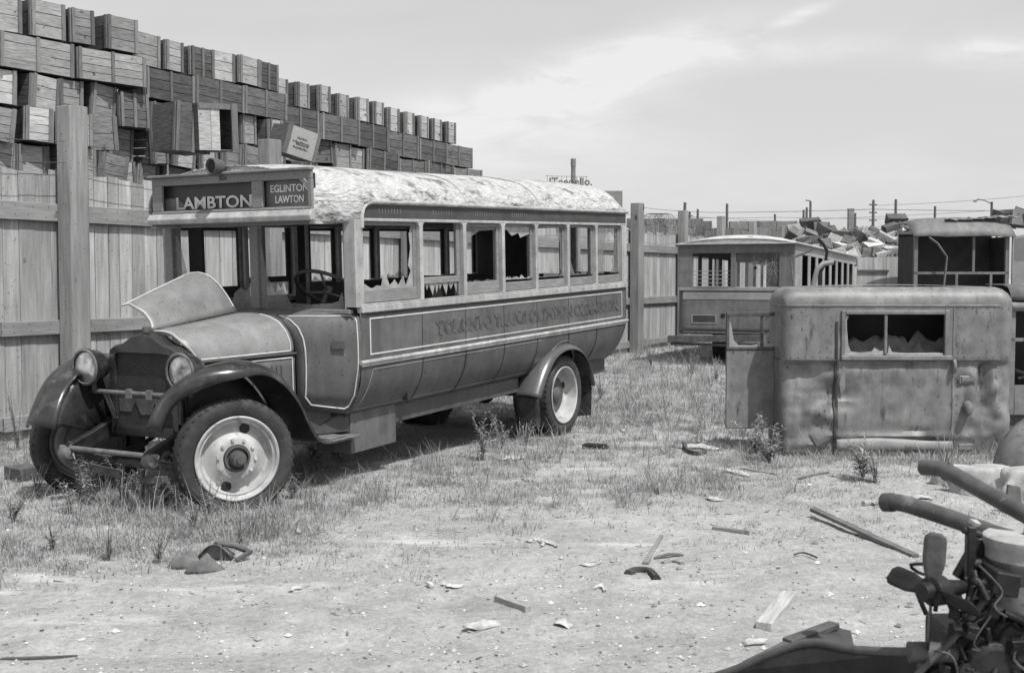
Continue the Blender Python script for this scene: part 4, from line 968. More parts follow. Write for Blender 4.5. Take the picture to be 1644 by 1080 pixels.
wheel('front_wheel', (0, .80, .395), R(-31), False, True, 1)
wheel('rear_wheel', (WX, -.97, .265), 0, True, False, -1)
wheel('rear_wheel', (WX, .97, .265), 0, True, False, 1)

# ------------------------------------------------------------------ second bus, behind on the right
B2 = empty('motor_bus', (5.53, 22.6, 0), (0, .018, R(65)), label='grey scrapped bus with cracked rear window, standing behind the dented cab', cat='bus')
# local: x along its length away from us, y to the left of it (0..2.36)
W2 = 2.36
b = MB()
def r2(u, v):
    y = W2 * u; z = .62 + .88 * v; c = min(1, min(u, 1 - u) / .09); bx = .10 * (1 - math.sqrt(max(0, 1 - (1 - c) ** 2)))
    return (bx, y, z)
b.grid(r2, 24, 6); b.build('rear_panel', M['bus2'], B2, smooth=60, solid=.01)
b = MB(); b.b2(-.02, .03, .02, W2 - .02, 1.50, 1.58).b2(-.012, .02, .10, W2 - .10, 1.32, 1.47).build('belt_rail', M['bus2_lt'], B2, bevel=.01)
b = MB(); b.b2(-.02, .06, .0, .30, 1.58, 2.28).b2(-.02, .06, 1.17, 1.27, 1.58, 2.28).b2(-.02, .06, 2.06, 2.36, 1.58, 2.28).b2(-.03, .06, 0, W2, 2.26, 2.44).b2(-.04, -.03, .02, W2 - .02, 2.30, 2.34)
b.build('window_frame', M['bus2'], B2, bevel=.012)
b = MB(); b.b2(-.028, -.02, 1.30, 2.04, 1.58, 1.595)
for z in (1.66, 1.74, 1.82, 1.90): b.tube([(.03, 1.27, z), (.03, 2.06, z)], .008, 5)
b.build('window_bars', M['bus2_lt'], B2)
# cracked pane
b = MB(); b.b2(.01, .014, .30, 1.17, 1.58, 2.26); PN = b.build('window_pane', M['glass_clear'], B2)
b = MB(); rnd = random.Random(5)
for (yc, zc, nr) in ((.78, 1.96, 15), (.42, 1.95, 10)):
    for k in range(nr):
        a = k * 2 * math.pi / nr + rnd.uniform(-.2, .2); l_ = rnd.uniform(.12, .36); pts = []
        for t in (0.12, .4, .7, 1):
            yy = yc + l_ * t * math.cos(a + .15 * rnd.uniform(-1, 1) * t); zz = zc + l_ * t * math.sin(a + .15 * rnd.uniform(-1, 1) * t)
            pts.append((.008, min(1.15, max(.31, yy)), min(2.24, max(1.6, zz))))
        b.tube(pts, .0035, 3, cap=False)
    for rad in (.06, .12):
        b.tube([(.008, yc + rad * math.cos(a) * (1 + .2 * math.sin(3 * a)), zc + rad * math.sin(a)) for a in np.linspace(0, 6.28, 12, endpoint=False)], .003, 3, closed=True)
b.build('crack', M['glass_edge'], PN)
b = MB(); b.lathe([(0, 0), (.03, 0), (.035, .003)], 10, Matrix.Translation((.004, .78, 1.96)) @ Euler((0, 0, R(90))).to_matrix().to_4x4()); b.build('bullet_hole', M['oily'], PN)
def arc2(x, ov=.05):
    out_ = []
    for k in range(25):
        u = k / 24; y = -ov + (W2 + 2 * ov) * u; c = 2 * u - 1; z = 2.44 + .19 * (1 - abs(c) ** 2.4); out_.append((x, y, z + .006 * noise.noise(Vector((x * 2, y * 3, 0)))))
    return out_
b = MB(); secs = []
for x in [-.07, 0, .15, .4] + list(np.linspace(.8, 7.9, 14)):
    f = sm(-.25, .45, x); secs.append([(p[0], p[1], 2.44 + (p[2] - 2.44) * (.45 + .55 * f)) for p in arc2(x)])
b.loft(secs); b.build('roof', M['canvas2'], B2, smooth=60, solid=.02)
b = MB(); b.prism([(-.062, p[1], p[2] - .005) for p in secs[0]], (.01, 0, 0)); b.build('roof_fascia', M['canvas2'], B2)
b = MB(); b.tube([(-.07, -.05, 2.44), (-.07, W2 + .05, 2.44)], .022, 6); b.tube([(-.07, -.05, 2.44), (7.9, -.05, 2.44)], .022, 6); b.build('gutter', M['bus2_lt'], B2, smooth=60)
for yv, nm in ((0, -1), (W2, 1)):
    b = MB(); y0, y1 = (yv, yv + .03) if nm < 0 else (yv - .03, yv)
    b.b2(.08, 7.9, y0, y1, .62, 1.55).b2(.08, 7.9, y0, y1, 2.24, 2.43); b.b2(.06, .75, y0, y1, 1.55, 2.24)
    for x in np.arange(1.55, 7.9, .85): b.b2(x - .12, x + .12, y0 + .002, y1 - .002, 1.55, 2.24)
    b.build('side_panel', M['bus2'] if nm > 0 else M['bus2_lt'], B2, bevel=.005)
b = MB(); b.b2(7.86, 7.9, .05, W2 - .05, .62, 2.43).b2(.15, 7.8, .05, W2 - .05, .62, .66).b2(.15, 7.8, .05, W2 - .05, 2.40, 2.43); b.build('interior_shell', M['interior'], B2)
b = MB(); b.b2(-.012, -.004, 1.58, 2.06 - .02, .86, 1.0).build('number_plate_recess', M['dark'], B2)
b = MB(); b.b2(-.016, -.002, 1.55, 2.07, 1.0, 1.02).b2(-.016, -.002, 1.55, 2.07, .84, .86).b2(-.016, -.002, 1.55, 1.575, .86, 1.0).b2(-.016, -.002, 2.045, 2.07, .86, 1.0).build('plate_frame', M['bus2_lt'], B2)
b = MB(); b.lathe([(0, 0), (.05, 0), (.055, .01)], 14, Matrix.Translation((-.01, 1.42, 1.0)) @ Euler((0, 0, R(-90))).to_matrix().to_4x4()); b.build('lamp_hole', M['oily'], B2)
b = MB(); b.box((-.18, 1.25, .55), (.10, 2.5, .14), (R(-1.5), 0, 0)); b.box((-.12, 1.2, .66), (.14, 2.0, .03)); b.box((-.14, 1.3, .42), (.08, 2.3, .06)); b.build('bumper_beam', M['iron'], B2, bevel=.01)
for yy, xx, zz in ((.45, 1.8, .40), (W2 - .45, 1.8, .40), (.45, 6.6, .36), (W2 - .45, 6.6, .36)):
    b = MB(); b.lathe([(0, -.1), (.26, -.1), (.28, -.12), (.42, -.1), (.44, -.05), (.44, .05), (.42, .1), (0, .1)], 28, Matrix.Translation((xx, yy, zz))); b.build('wheel', M['rubber'], B2, smooth=40)

# ------------------------------------------------------------------ dented cab body lying on the ground
CBp = Vector((2.63, 11.24, 0))
CBp.x += .02; CB = empty('truck_cab', CBp, (0, 0, R(-.6)), label='dented grey cab body with broken double rear window, sitting on the ground', cat='cab')
CW, CD, CH = 2.25, .62, 1.665
def cab_dent(x, z):
    d = .010 * abs(noise.noise(Vector((x * 1.8, z * 1.8, 3)))) + .0025 * noise.noise(Vector((x * 6, z * 6, 9)))
    if z < .955:
        e = sm(.955, .90, z) if False else min(1, (.955 - z) / .05)
        # crumpled lower skin: folded facets and sharp creases
        q = abs(noise.noise(Vector((x * 2.6, z * 2.4, 1)))); q2 = abs(noise.noise(Vector((x * 6 + 3, z * 5, 4))))
        left = sm(.62, .50, x) if False else (1 if x < .53 else 0)
        q3 = abs(noise.noise(Vector((x * 11, z * 9, 2)))); d += e * (.075 * q + .032 * q2 + .012 * q3) * (1 if x < .53 or x > 1.66 else .38)
        if x < .53: d += e * .030 * max(0, 1 - abs(z - .60) / .30) - e * .012 * max(0, 1 - abs(z - .60) / .02)
        for (cx_, cz_, rx_, rz_, a) in ((.62, .62, .11, .13, .05), (.62, .54, .12, .02, -.02), (1.93, .70, .03, .20, .05), (1.99, .50, .05, .09, .05), (2.10, .44, .07, .10, -.045), (1.1, .205, .6, .035, -.03), (1.3, .26, .1, .03, .02), (.24, .86, .20, .12, .085), (.10, .88, .10, .16, .05), (.35, .30, .14, .10, .04), (1.84, .62, .04, .3, -.03), (1.1, .93, .5, .045, .03), (1.97, .80, .05, .16, .08), (2.08, .66, .05, .14, -.05), (.42, .48, .03, .2, -.02), (.3, .12, .2, .05, -.03), (1.45, .14, .1, .06, .04)):
            d += a * e * max(0, 1 - math.hypot((x - cx_) / rx_, (z - cz_) / rz_) * .62) ** 1.3
        if x > 1.635: d -= .012 * e
    return d
per = []      # perimeter, anticlockwise seen from above, from back-left round the front to back-right
rad = .10
for k in range(5): per.append((0, CD - (CD - rad) * k / 5))
for a in np.linspace(0, math.pi / 2, 8): per.append((rad - rad * math.cos(a), rad - rad * math.sin(a)))
fxs = [x for x in np.arange(rad + .025, CW - rad, .025)]; per += [(x, 0) for x in fxs]
for a in np.linspace(math.pi / 2, 0, 8): per.append((CW - rad + rad * math.cos(a), rad - rad * math.sin(a)))
for k in range(1, 6): per.append((CW, rad + (CD - rad) * k / 5))
zl = list(np.arange(.03, 1.50, .0225)) + [1.50]
WIN = (.60, 1.565, 1.02, 1.40)
b = MB(); np_ = len(per); zs = zl + [1.55, 1.60, 1.64, 1.662, CH]
ins = [0] * len(zl) + [.006, .03, .07, .12, .2]
for iz, z in enumerate(zs):
    for (x, y) in per:
        c = Vector((CW / 2, CD * .9)); v = Vector((x, y)); 
        
        q = ins[iz]; xx = x + (q if x < CW / 2 else -q) * (1 - abs((x - CW / 2) / (CW / 2)) < .14); yy = y + q * (y < .5)
        tuck = .03 * (1 - sm(0, .35, z))
        b.v.append(Vector((xx, yy + tuck * (y < .3) + (cab_dent(x, z) if y < .2 else .01 * noise.noise(Vector((y * 3, z * 3, 0)))), z)))
for iz in range(len(zs) - 1):
    for k in range(np_ - 1):
        xm = (per[k][0] + per[k + 1][0]) / 2; zm = (zs[iz] + zs[iz + 1]) / 2
        if WIN[0] < xm < WIN[1] and WIN[2] < zm < WIN[3] and per[k][1] < .01: continue
        b.f.append((iz * np_ + k, iz * np_ + k + 1, (iz + 1) * np_ + k + 1, (iz + 1) * np_ + k))
b.build('cab_shell', M['wreck'], CB, smooth=28, solid=.006)
b = MB(); b.grid(lambda u, v: (.2 + (CW - .4) * u, .2 + (CD - .2) * v, CH + .0 + .02 * math.sin(math.pi * u) + .006 * noise.noise(Vector((u * 5, v * 3, 0)))), 20, 8); b.build('roof', M['wreck'], CB, smooth=50, solid=.006)
# beads, drip mould, door seam
def fr(x, z, o=.008): return (x, cab_dent(x, z) - o + .03 * (1 - sm(0, .35, z)), z)
b = MB(); b.tube([(-.006, .5, 1.485), (.0, .15, 1.485)] + [(rad - (rad + .006) * math.cos(a), rad - (rad + .006) * math.sin(a), 1.485) for a in np.linspace(.2, 1.4, 6)] + [fr(x, 1.485, .004) for x in np.linspace(.2, 2.1, 30)] + [(2.2, .05, 1.487), (CW + .004, .2, 1.487)], .009, 6); b.build('drip_moulding', M['wreck'], CB, smooth=60)
b = MB(); b.tube([(-.01, .4, .955), (0, .12, .955), (.04, .03, .955)] + [fr(x, .955, .006) for x in np.linspace(.12, 2.12, 36)], .010, 6)
b.build('waist_moulding', M['iron'], CB, smooth=60)
b = MB(); b.tube([fr(.52, z, .012) for z in np.linspace(.04, 1.33, 30)], .013, 6); b.build('door_edge', M['dark'], CB, smooth=60)  # dark tube drawn in for the shadow gap along the door seam
b = MB(); b.tube([fr(1.655, z, .004) for z in np.linspace(.06, 1.47, 40)], .007, 6); b.build('door_edge', M['wreck'], CB, smooth=60)
b = MB()
for x in list(np.arange(.08, .5, .07)) + list(np.arange(1.70, 2.2, .07)):
    for z in (.985, 1.46): q = fr(x, z, .004); b.box(q, (.010, .006, .010))
for z in np.arange(.1, 1.45, .085): q = fr(1.70, z, .004); b.box(q, (.009, .006, .009)); q = fr(.47, z, .004); b.box(q, (.009, .006, .009))
rv_ = b.build('rivets', M['iron_lt'], CB); rv_['kind'] = 'stuff'
b = MB()
for x in (.52, 1.12, 1.66): b.tube([(x, .005, 1.49), (x, .02, 1.56), (x, .06, 1.62), (x, .12, 1.655), (x, .2, 1.668)], .006, 5)
b.build('roof_seam', M['iron'], CB, smooth=60)
b = MB(); rn_ = random.Random(8)
for k in range(26):
    x = rn_.choice((rn_.uniform(.05, .5), rn_.uniform(1.7, 2.15), rn_.uniform(.6, 1.6))); z = rn_.choice((rn_.uniform(.1, .9), rn_.uniform(1.0, 1.45)))
    if .55 < x < 1.65 and z > .9: continue
    q = fr(x, z, .003); w_ = rn_.uniform(.006, .022); hgt_ = rn_.uniform(.01, .05)
    b.prism([(q[0] - w_ * .5, q[1], q[2]), (q[0] + w_ * .2, q[1], q[2] + hgt_ * .3), (q[0] + w_ * .6, q[1], q[2] - hgt_ * .5), (q[0], q[1], q[2] - hgt_)], (0, .001, 0))
pk = b.build('rust_holes', M['dark'], CB); pk['kind'] = 'stuff'
b = MB(); b.b2(.54, 1.64, -.012, .02, .02, .065); b.build('sill_gap_shade', M['dark'], CB)  # dark box drawn in for the shade in the gap below the panel
b = MB(); b.b2(.56, .60, -.022, .02, .985, 1.44).b2(1.565, 1.61, -.022, .02, .985, 1.44).b2(.60, 1.565, -.022, .02, 1.40, 1.44).b2(.56, 1.64, -.035, .02, .955, 1.0).b2(.98, 1.01, -.014, .015, 1.01, 1.40)
WF = b.build('rear_window', M['wreck'], CB, bevel=.006)
b = MB()
def shards(b, pts, y=0.0): b.prism([(x, y, z) for x, z in pts], (0, .004, 0))
shards(b, [(.60, 1.02), (.98, 1.02), (.97, 1.05), (.93, 1.035), (.89, 1.08), (.86, 1.04), (.75, 1.03), (.66, 1.04), (.635, 1.10), (.62, 1.25), (.615, 1.34), (.635, 1.38), (.60, 1.40)])
shards(b, [(1.02, 1.02), (1.56, 1.02), (1.5, 1.03), (1.2, 1.025), (1.06, 1.035), (1.03, 1.1)])
b.build('glass', M['glass_edge'], WF)
b = MB(); b.grid(lambda u, v: (.4 + 1.35 * u, .10 + .16 * v, .82 + .30 * v + .20 * abs(noise.noise(Vector((u * 6, v * 3, 6)))) + .05 * noise.noise(Vector((u * 17, v * 5, 2)))), 30, 10); b.build('torn_lining', M['rag'], CB, smooth=60, solid=.01)
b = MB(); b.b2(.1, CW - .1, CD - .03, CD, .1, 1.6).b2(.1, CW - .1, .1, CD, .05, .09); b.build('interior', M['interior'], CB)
# hinge plates, handle stub, hole at bottom
b = MB(); b.box((1.80, -.012, .77), (.13, .02, .05)); b.box((1.80, -.008, .765), (.17, .01, .08)); b.box((1.80, .02, .10), (.14, .02, .06)); b.build('hinge_plate', M['wreck'], CB, bevel=.006)
b = MB(); b.tube([(1.80, .0, .52), (1.80, -.05, .50), (1.79, -.07, .45), (1.78, -.06, .42)], [.045, .05, .035, .02], 10); b.build('door_lock', M['iron_lt'], CB, smooth=60)
b = MB(); b.tube([(1.66, -.02, .95), (1.66, -.045, .92), (1.66, -.045, .86), (1.66, -.02, .84)], .02, 8); b.build('hinge', M['wreck'], CB, smooth=60)
b = MB(); b.prism([fr(.58, .90, .02), fr(.605, .88, .03), fr(.61, .66, .045), fr(.575, .62, .03), fr(.555, .72, .02)], (0, .02, 0)); b.build('torn_skin', M['bus2_lt'], CB)
b = MB(); b.prism([fr(.28, .22, .012), fr(.36, .175, .02), fr(.5, .19, .014), fr(.50, .205, .01), (.40, -.01, .10), (.34, -.01, .11)], (0, .006, 0)); b.build('torn_corner', M['dark'], CB)
b = MB(); b.grid(lambda u, v: (.53 + 1.13 * u, -.005 - .02 * math.sin(v * 3.14) + .012 * noise.noise(Vector((u * 6, v, 0))), .175 - .11 * v + .03 * math.sin(u * 5) * (1 - v) * .5), 26, 4); b.build('sill_strip', M['bus2_lt'], CB, smooth=60, solid=.008)
# door hanging open at its left
DR = empty('cab_door', Y(1165, 688, 11.62), (0, 0, R(1.5)), label='detached-looking flat door with broken two-pane window, left of the dented cab', cat='door')
b = MB(); b.b2(0, .575, 0, .035, .0, .80); b.build('door_panel', M['wreck'], DR, bevel=.008)
b = MB(); b.b2(0, .03, 0, .035, .80, 1.18).b2(.35, .375, 0, .03, .83, 1.14).b2(0, .62, -.006, .04, 1.14, 1.18).b2(0, .62, -.008, .04, .80, .83).b2(.595, .62, 0, .035, .83, 1.14)
DF = b.build('window_frame', M['iron'], DR, bevel=.004)
b = MB(); b.prism([(.03, .01, .83), (.35, .01, .83), (.34, .01, .86), (.25, .01, .845), (.12, .01, .85), (.075, .01, .9), (.05, .01, 1.05), (.03, .01, 1.1)], (0, .004, 0)); b.prism([(.375, .01, .83), (.59, .01, .83), (.5, .01, .845), (.42, .01, .87), (.395, .01, .95), (.375, .01, 1.0)], (0, .004, 0)); b.build('glass', M['glass_edge'], DF)
b = MB()
for k in range(4): b.lathe([(0, -.004), (.009, -.002), (.010, 0)], 8, Matrix.Translation((.07 + k * .15, 0, .775)))
b.build('rivet', M['dark'], DR)
# second cab behind on the right edge
C2 = empty('truck_cab', (5.28, 12.2, 0), (0, 0, R(2)), label='grey cab shell with gaping dark openings, at the right edge behind the dented cab', cat='cab')
b = MB(); secs = []
for t in np.linspace(0, math.pi / 2, 7): secs.append([(x, .16 - .16 * math.sin(math.pi/2 - 0 * t) * 0 - .16 * math.cos(t) * 1.0 + .0, 1.52 + .16 * math.sin(t)) for x in np.linspace(0, 2.0, 6)])
secs.append([(x, .62, 1.685) for x in np.linspace(0, 2.0, 6)]); b.loft(secs); b.build('roof', M['wreck'], C2, smooth=60, solid=.008)
b = MB(); b.tube([(0, .0, 1.45), (2.0, -.01, 1.44)], .05, 10); b.b2(-.02, .06, .0, .05, .3, 1.5).b2(1.0, 1.06, 0, .05, .3, 1.45).b2(0, 2, .0, .04, 1.08, 1.12).b2(.06, 2.0, 0, .02, .30, .62); b.build('window_frame', M['wreck'], C2, smooth=40, bevel=.005)
b = MB(); b.b2(.0, 2.0, .60, .62, 0, 1.66).b2(1.97, 2.0, .17, .60, 0, 1.66).b2(.0, .03, .17, .60, 0, 1.6); b.build('interior', M['interior'], C2)
b = MB()
for k in range(12):
    x, z = random.uniform(.1, 1.5), random.uniform(.55, .95); b.tube([(x, .2, z), (x + random.uniform(.1, .4), .25, z + random.uniform(-.1, .1)), (x + random.uniform(.3, .6), .3, z)], random.uniform(.01, .03), 6)
b.build('scrap_tubing', M['iron'], C2, smooth=60)
b = MB(); b.b2(-.06, 1.9, .06, .5, 0, .33); b.build('sill_box', M['iron'], C2, bevel=.01)
# loose round fender leaning at the right edge
FE = empty('car_fender', Y(1690, 775, 9.6), (0, 0, R(-12)), label='rounded grey car fender with ribbed trim, at the right edge before the cab', cat='fender')
b = MB()
def fe(u, v):
    a = R(200) - u * R(200); r = .47 + .02 * math.sin(v * 3); e = v * math.pi * .5
    return (r * math.cos(a) * (1 - .25 * (1 - math.cos(e)) * 1.2), -.02 + .36 * (1 - v) * 1.0 - .32, .05 + r * math.sin(a) * (1 - .45 * (1 - math.cos(e))) * 1.15)
b.grid(fe, 26, 12); b.build('fender_shell', M['wreck'], FE, smooth=60, solid=.008)
b = MB()
for v in (0, .06, .12): b.tube([Vector(fe(u, v)) + Vector((0, .0, .006)) for u in np.linspace(0, 1, 26)], .009, 6)
b.build('ribbed_trim', M['iron_lt'], FE, smooth=60)

# ------------------------------------------------------------------ truck with torn roof behind, hoarding, bent pipes
T3 = empty('truck_cab', (6.62, 19.0, 0), (0, 0, R(3)), label='derelict truck cab with torn pale roof and dark open windows in the back', cat='cab')
b = MB(); secs = []
for x in np.linspace(-.06, 1.66, 14):
    cx2 = abs(x - .8) / .86; sec = []
    for v in np.linspace(0, 1, 12):
        y = -.1 + .85 * v; e = min(v / .4, 1); z = 2.44 + (.32 * math.sin(e * math.pi / 2)) * (1 - .35 * cx2 ** 4) + .015 * noise.noise(Vector((x * 3, y * 3, 0))); sec.append((x, y, z))
    secs.append(sec)
b.loft(secs); b.build('roof', M['bus2'], T3, smooth=60, solid=.015)
b = MB()
for k in range(5):
    x = .55 + .2 * k; b.grid(lambda u, v, x=x, k=k: (x + .55 * u * .8, .05 + .5 * v, 2.725 + .012 * k + .035 * noise.noise(Vector((u * 4 + k, v * 4, k)))), 8, 8)
q_ = b.build('torn_roof_layers', M['drywood'], T3, smooth=60, solid=.012)
b = MB(); b.b2(0, .06, 0, .06, .5, 2.44).b2(.98, 1.02, 0, .04, 1.85, 2.44).b2(1.54, 1.6, 0, .06, .5, 2.44).b2(0, 1.6, 0, .05, 1.82, 1.86).b2(.7, .74, 0, .04, .9, 1.82).b2(1.28, 1.32, 0, .04, .9, 1.82).b2(0, 1.6, 0, .05, .6, .9); b.build('window_frame', M['bus2'], T3)
b = MB(); b.b2(0, 1.6, .66, .7, .3, 2.5).b2(1.57, 1.6, .06, .66, .3, 2.44).b2(0, .03, .06, .66, .3, 2.44).b2(0, 1.6, .1, .66, .3, .35); b.build('interior', M['interior'], T3)
b = MB(); b.tube([(.18, -.15, 2.42), (.32, -.15, 2.32), (.48, -.15, 2.1), (.45, -.15, 1.75), (.38, -.15, .9)], .018, 6); b.build('bent_bar', M['iron_lt'], T3, smooth=60)
b = MB(); b.prism([(1.62, -.05, .6), (2.42, -.18, .6), (2.5, -.18, 2.58), (1.62, -.05, 2.45)], (0, .03, 0)); TD = b.build('open_door', M['bus2_lt'], T3, bevel=.01)
b = MB(); b.prism([(1.66, -.062, 2.05), (2.36, -.178, 2.06), (2.36, -.178, 2.5), (1.66, -.062, 2.41)], (0, .004, 0)); b.build('door_glass', M['glass'], TD)
b = MB(); b.prism([(2.1, -.165, 1.4), (2.5, -.235, 1.4), (2.58, -.245, 2.1), (2.4, -.215, 2.1)], (0, .012, 0)); b.build('leaning_sheet', M['dark'], T3)
# striped can on the wreck
b = MB(); b.lathe([(0, .0), (.055, .0), (.06, .02), (.06, .10), (.045, .13), (0, .135)], 18, Matrix.Translation(Y(1539, 446, 15)) @ Euler((R(90), 0, 0)).to_matrix().to_4x4()); 
# hoarding of upright boards
HB = empty('board_hoarding', Y(1376, 447, 20.2), (0, 0, R(2)), label='low hoarding of pale upright boards between old bus and truck cab', cat='fence')
HB.location.z = 0
b = MB(); x = 0
for wdt, hh in ((.28, 2.12), (.24, 2.12), (.3, 2.13), (.02, 2.1), (.14, 2.14), (.16, 2.14)):
    b.b2(x + .003, x + wdt - .003, 0, .03, 0, hh); x += wdt
b.build('board_panel', M['board'], HB)
b = MB(); b.b2(0, .55, -.03, -.002, 1.86, 1.9).build('rail', M['iron'], HB)
# bent pipes standing before the old bus
def bent(px1, pts, r, lab, m, d):
    P0 = [Y(a, c, d) for a, c in pts]; b = MB(); b.tube(P0, r, 8); o = b.build('bent_pipe', m, None, smooth=60); tag(o, label=lab, cat='pipe'); return o
bent(0, [(1314, 383), (1322, 392), (1328, 403), (1326, 416), (1322, 428), (1316, 440), (1312, 600)], .022, 'dark bent pipe standing before the side windows of the old bus', M['oily'], 16)
bent(0, [(1338, 421), (1322, 423), (1312, 432), (1305, 460), (1300, 620)], .035, 'pale bent pipe with a short elbow before the old bus', M['bus2_lt'], 15.5)
bent(0, [(1277, 412), (1290, 407), (1305, 400)], .02, 'short dark strip jutting from the corner of the old bus', M['iron'], 22.3)
bent(0, [(1270, 420), (1273, 452), (1274, 470)], .018, 'thin upright rod at the corner of the old bus', M['iron_lt'], 21)

# ------------------------------------------------------------------ far crates, poles, chimneys
def solid_crate(name, w, d, h, m):
    b = MB()
    for k in range(3): b.b2(-w / 2, w / 2, -d / 2, d / 2, h * k / 3 + .004, h * (k + 1) / 3 - .004)
    for sx in (-1, 1):
        for sy in (-1, 1): b.b2(sx * w / 2 - sx * .05, sx * w / 2 + sx * .0, sy * d / 2, sy * (d / 2 + .02), 0, h)
    for sx in (-1, 1):
        b.b2(sx * (w / 2 - .05), sx * (w / 2 - .09) , -d / 2 - .004, -d / 2, .03, h - .03)
    b.b2(-w / 2 + .06, w / 2 - .06, -d / 2 - .003, d / 2 + .003, .01, h - .01)
    o = b.build('wooden_crate', m); return o
far_p = [solid_crate('c', .46, .6, .38, M['crate_end']), solid_crate('c', .7, .45, .38, M['crate_side']), solid_crate('c', .46, .46, .4, M['crate_side']), solid_crate('c', .7, .45, .30, M['cleat'])]
HG = 'jumbled crates of the far heap'; k = 0
heap = []
rnd = random.Random(21)
for ix in range(26):
    for iz in range(5):
        x = 1274 + ix * 7.6 + rnd.uniform(-5, 5); top = 388 - 12 * math.exp(-((x - 1300) / 30) ** 2) - 10 * sm(1390, 1440, x) + rnd.uniform(-3, 3)
        y = top + iz * 11
        if y < 428: heap.append((x, y))
for (x, y) in heap + [(1301, 368), (1293, 376), (1314, 374), (1438, 362), (1436, 378), (1424, 382), (1330, 382), (1398, 384), (1380, 386)]:
    o = far_p[rnd.randrange(3)].copy(); col.objects.link(o); o.location = Y(x, y, 32 + (410 - y) * .03 + rnd.uniform(-.3, .3)); o.rotation_euler = (rnd.uniform(-.6, .6), rnd.uniform(-.6, .6), rnd.choice((0, 1.57, 3.14)) + rnd.uniform(-.7, .7)); o.scale = (.78, .78, .78)
    tag(o, label='wooden crate lying tumbled in the far heap beyond the old bus', cat='crate', group=HG)
# orderly far stack beyond the fence
for r_ in range(3):
    n = 0
    for k in range(17):
        s = 40.5 + k * .98 + .3 * r_
        px = 1022 + k * 15 + r_ * 3
        if r_ == 0 and (k in (8, 9, 10, 13, 15)): continue
        o = far_p[3].copy(); col.objects.link(o); p = Y(px, 369 + r_ * 11 - (4 if k < 7 else 0), 41)
        o.location = p; o.rotation_euler = (rnd.uniform(-.02, .02), rnd.uniform(-.03, .03), rnd.uniform(-.1, .1) - .1)
        tag(o, label='wooden crate, %s from left in the %s row of the far stack' % (ORD[n], ['upper', 'middle', 'lower'][r_]), cat='crate', group='crates in the far stack'); n += 1
for i, (x, y, a) in enumerate([(1622, 362, .3), (1636, 366, -.2), (1610, 364, .1), (1648, 360, .5)]):
    o = far_p[i % 3].copy(); col.objects.link(o); o.location = Y(x, y, 30); o.rotation_euler = (.1 * i, .1, a)
    tag(o, label='dark wooden crate %s behind the open truck door' % ['second from left', 'third from left', 'leftmost', 'rightmost'][i], cat='crate', group='crates behind the open truck door')
for q in far_p: bpy.data.objects.remove(q)
for lst in protos.values():
    for q in lst:
        for ch in list(q.children): bpy.data.objects.remove(ch)
        bpy.data.objects.remove(q)
# coil of wire on the far stack
b = MB(); pts = []
for k in range(260):
    t = k / 260; a = t * 2 * math.pi * 13; c = Y(1042 + 32 * t, 352, 40); pts.append(c + Vector((.25 * math.cos(a), .1 * math.cos(a * 1.3), .20 * math.sin(a))))
b.tube(pts, .009, 3, cap=False); o = b.build('wire_coil', M['iron_lt'], None); tag(o, label='loose coil of wire lying on the far crate stack', cat='wire')
# utility poles
poles = [(1095, 325, 95, 'tall leaning pole just right of a fence post'), (1107, 340, 120, 'short pole with insulators'), (1120, 336, 120, 'plain pole second right of the fence post'),
         (1167, 327, 110, 'tall thin pole standing alone above the old bus roof'), (1244, 344, 130, 'short thin pole above the right end of the bus roof'), (1290, 337, 120, 'left pole of a close group of three'),
         (1295, 333, 120, 'middle pole of a close group of three'), (1301, 323, 120, 'right and tallest of a close group of three'), (1373, 342, 130, 'short pole beside the square chimney'),
         (1402, 321, 105, 'tall pole with a crosspiece right of the square chimney'), (1438, 320, 105, 'tall pole behind the topmost tumbled crate'), (1501, 331, 115, 'pole rising behind the torn truck roof'),
         (1592, 324, 110, 'street lamp pole with a long curved arm'), (1601, 339, 130, 'short stub pole at far right')]
for px, py, d, lab in poles:
    top = Y(px, py, d); root = empty('utility_pole', (top.x, top.y, 0), label=lab, cat='pole', group='poles on the horizon')
    b = MB(); b.tube([(0, 0, 0), (.25 if px == 1095 else .02, 0, top.z)], [.17, .12], 8); b.build('shaft', M['pole'], root, smooth=60)
    if px in (1107, 1402):
        b = MB(); 
        for k in range(3): b.b2(-.35, .35, -.05, .05, top.z - .5 - k * .7, top.z - .38 - k * .7)
        b.build('crossarm', M['pole'], root)
    if px == 1301:
        b = MB(); b.tube([(0, 0, top.z), (-.5, 0, top.z + .1)], .06, 6); b.build('lamp_arm', M['pole'], root)
    if px == 1592:
        b = MB(); b.tube([(0, 0, top.z - .2), (-.6, 0, top.z + .1), (-1.3, 0, top.z + .25), (-1.5, 0, top.z + .1)], .05, 6); b.build('lamp_arm', M['pole'], root, smooth=60)
        b = MB(); b.lathe([(0, .12), (.2, .05), (.22, -.02), (0, -.1)], 10, Matrix.Translation((-1.55, 0, top.z + .05)) @ Euler((R(90), 0, 0)).to_matrix().to_4x4()); b.build('lamp_head', M['iron_lt'], root, smooth=60)
def wire(lab, pts, d, r=.03):
    b = MB(); b.tube([Y(a, c, d) for a, c in pts], r, 4, cap=False); o = b.build('overhead_wire', M['pole'], None); tag(o, label=lab, cat='wire', group='overhead wires')
def wl(x0, y0, x1, y1, sag_, n=14): return [(lerp(x0, x1, t), lerp(y0, y1, t) + sag_ * 4 * t * (1 - t)) for t in np.linspace(0, 1, n)]
wire('uppermost overhead wire, dipping from left behind the fence post', wl(1015, 331, 1167, 341, 3), 112, .022)
wire('long overhead wire just below the tops of the thin poles', wl(1167, 341, 1402, 336, .8) + wl(1402, 336, 1750, 339, 1.0)[1:], 108, .026)
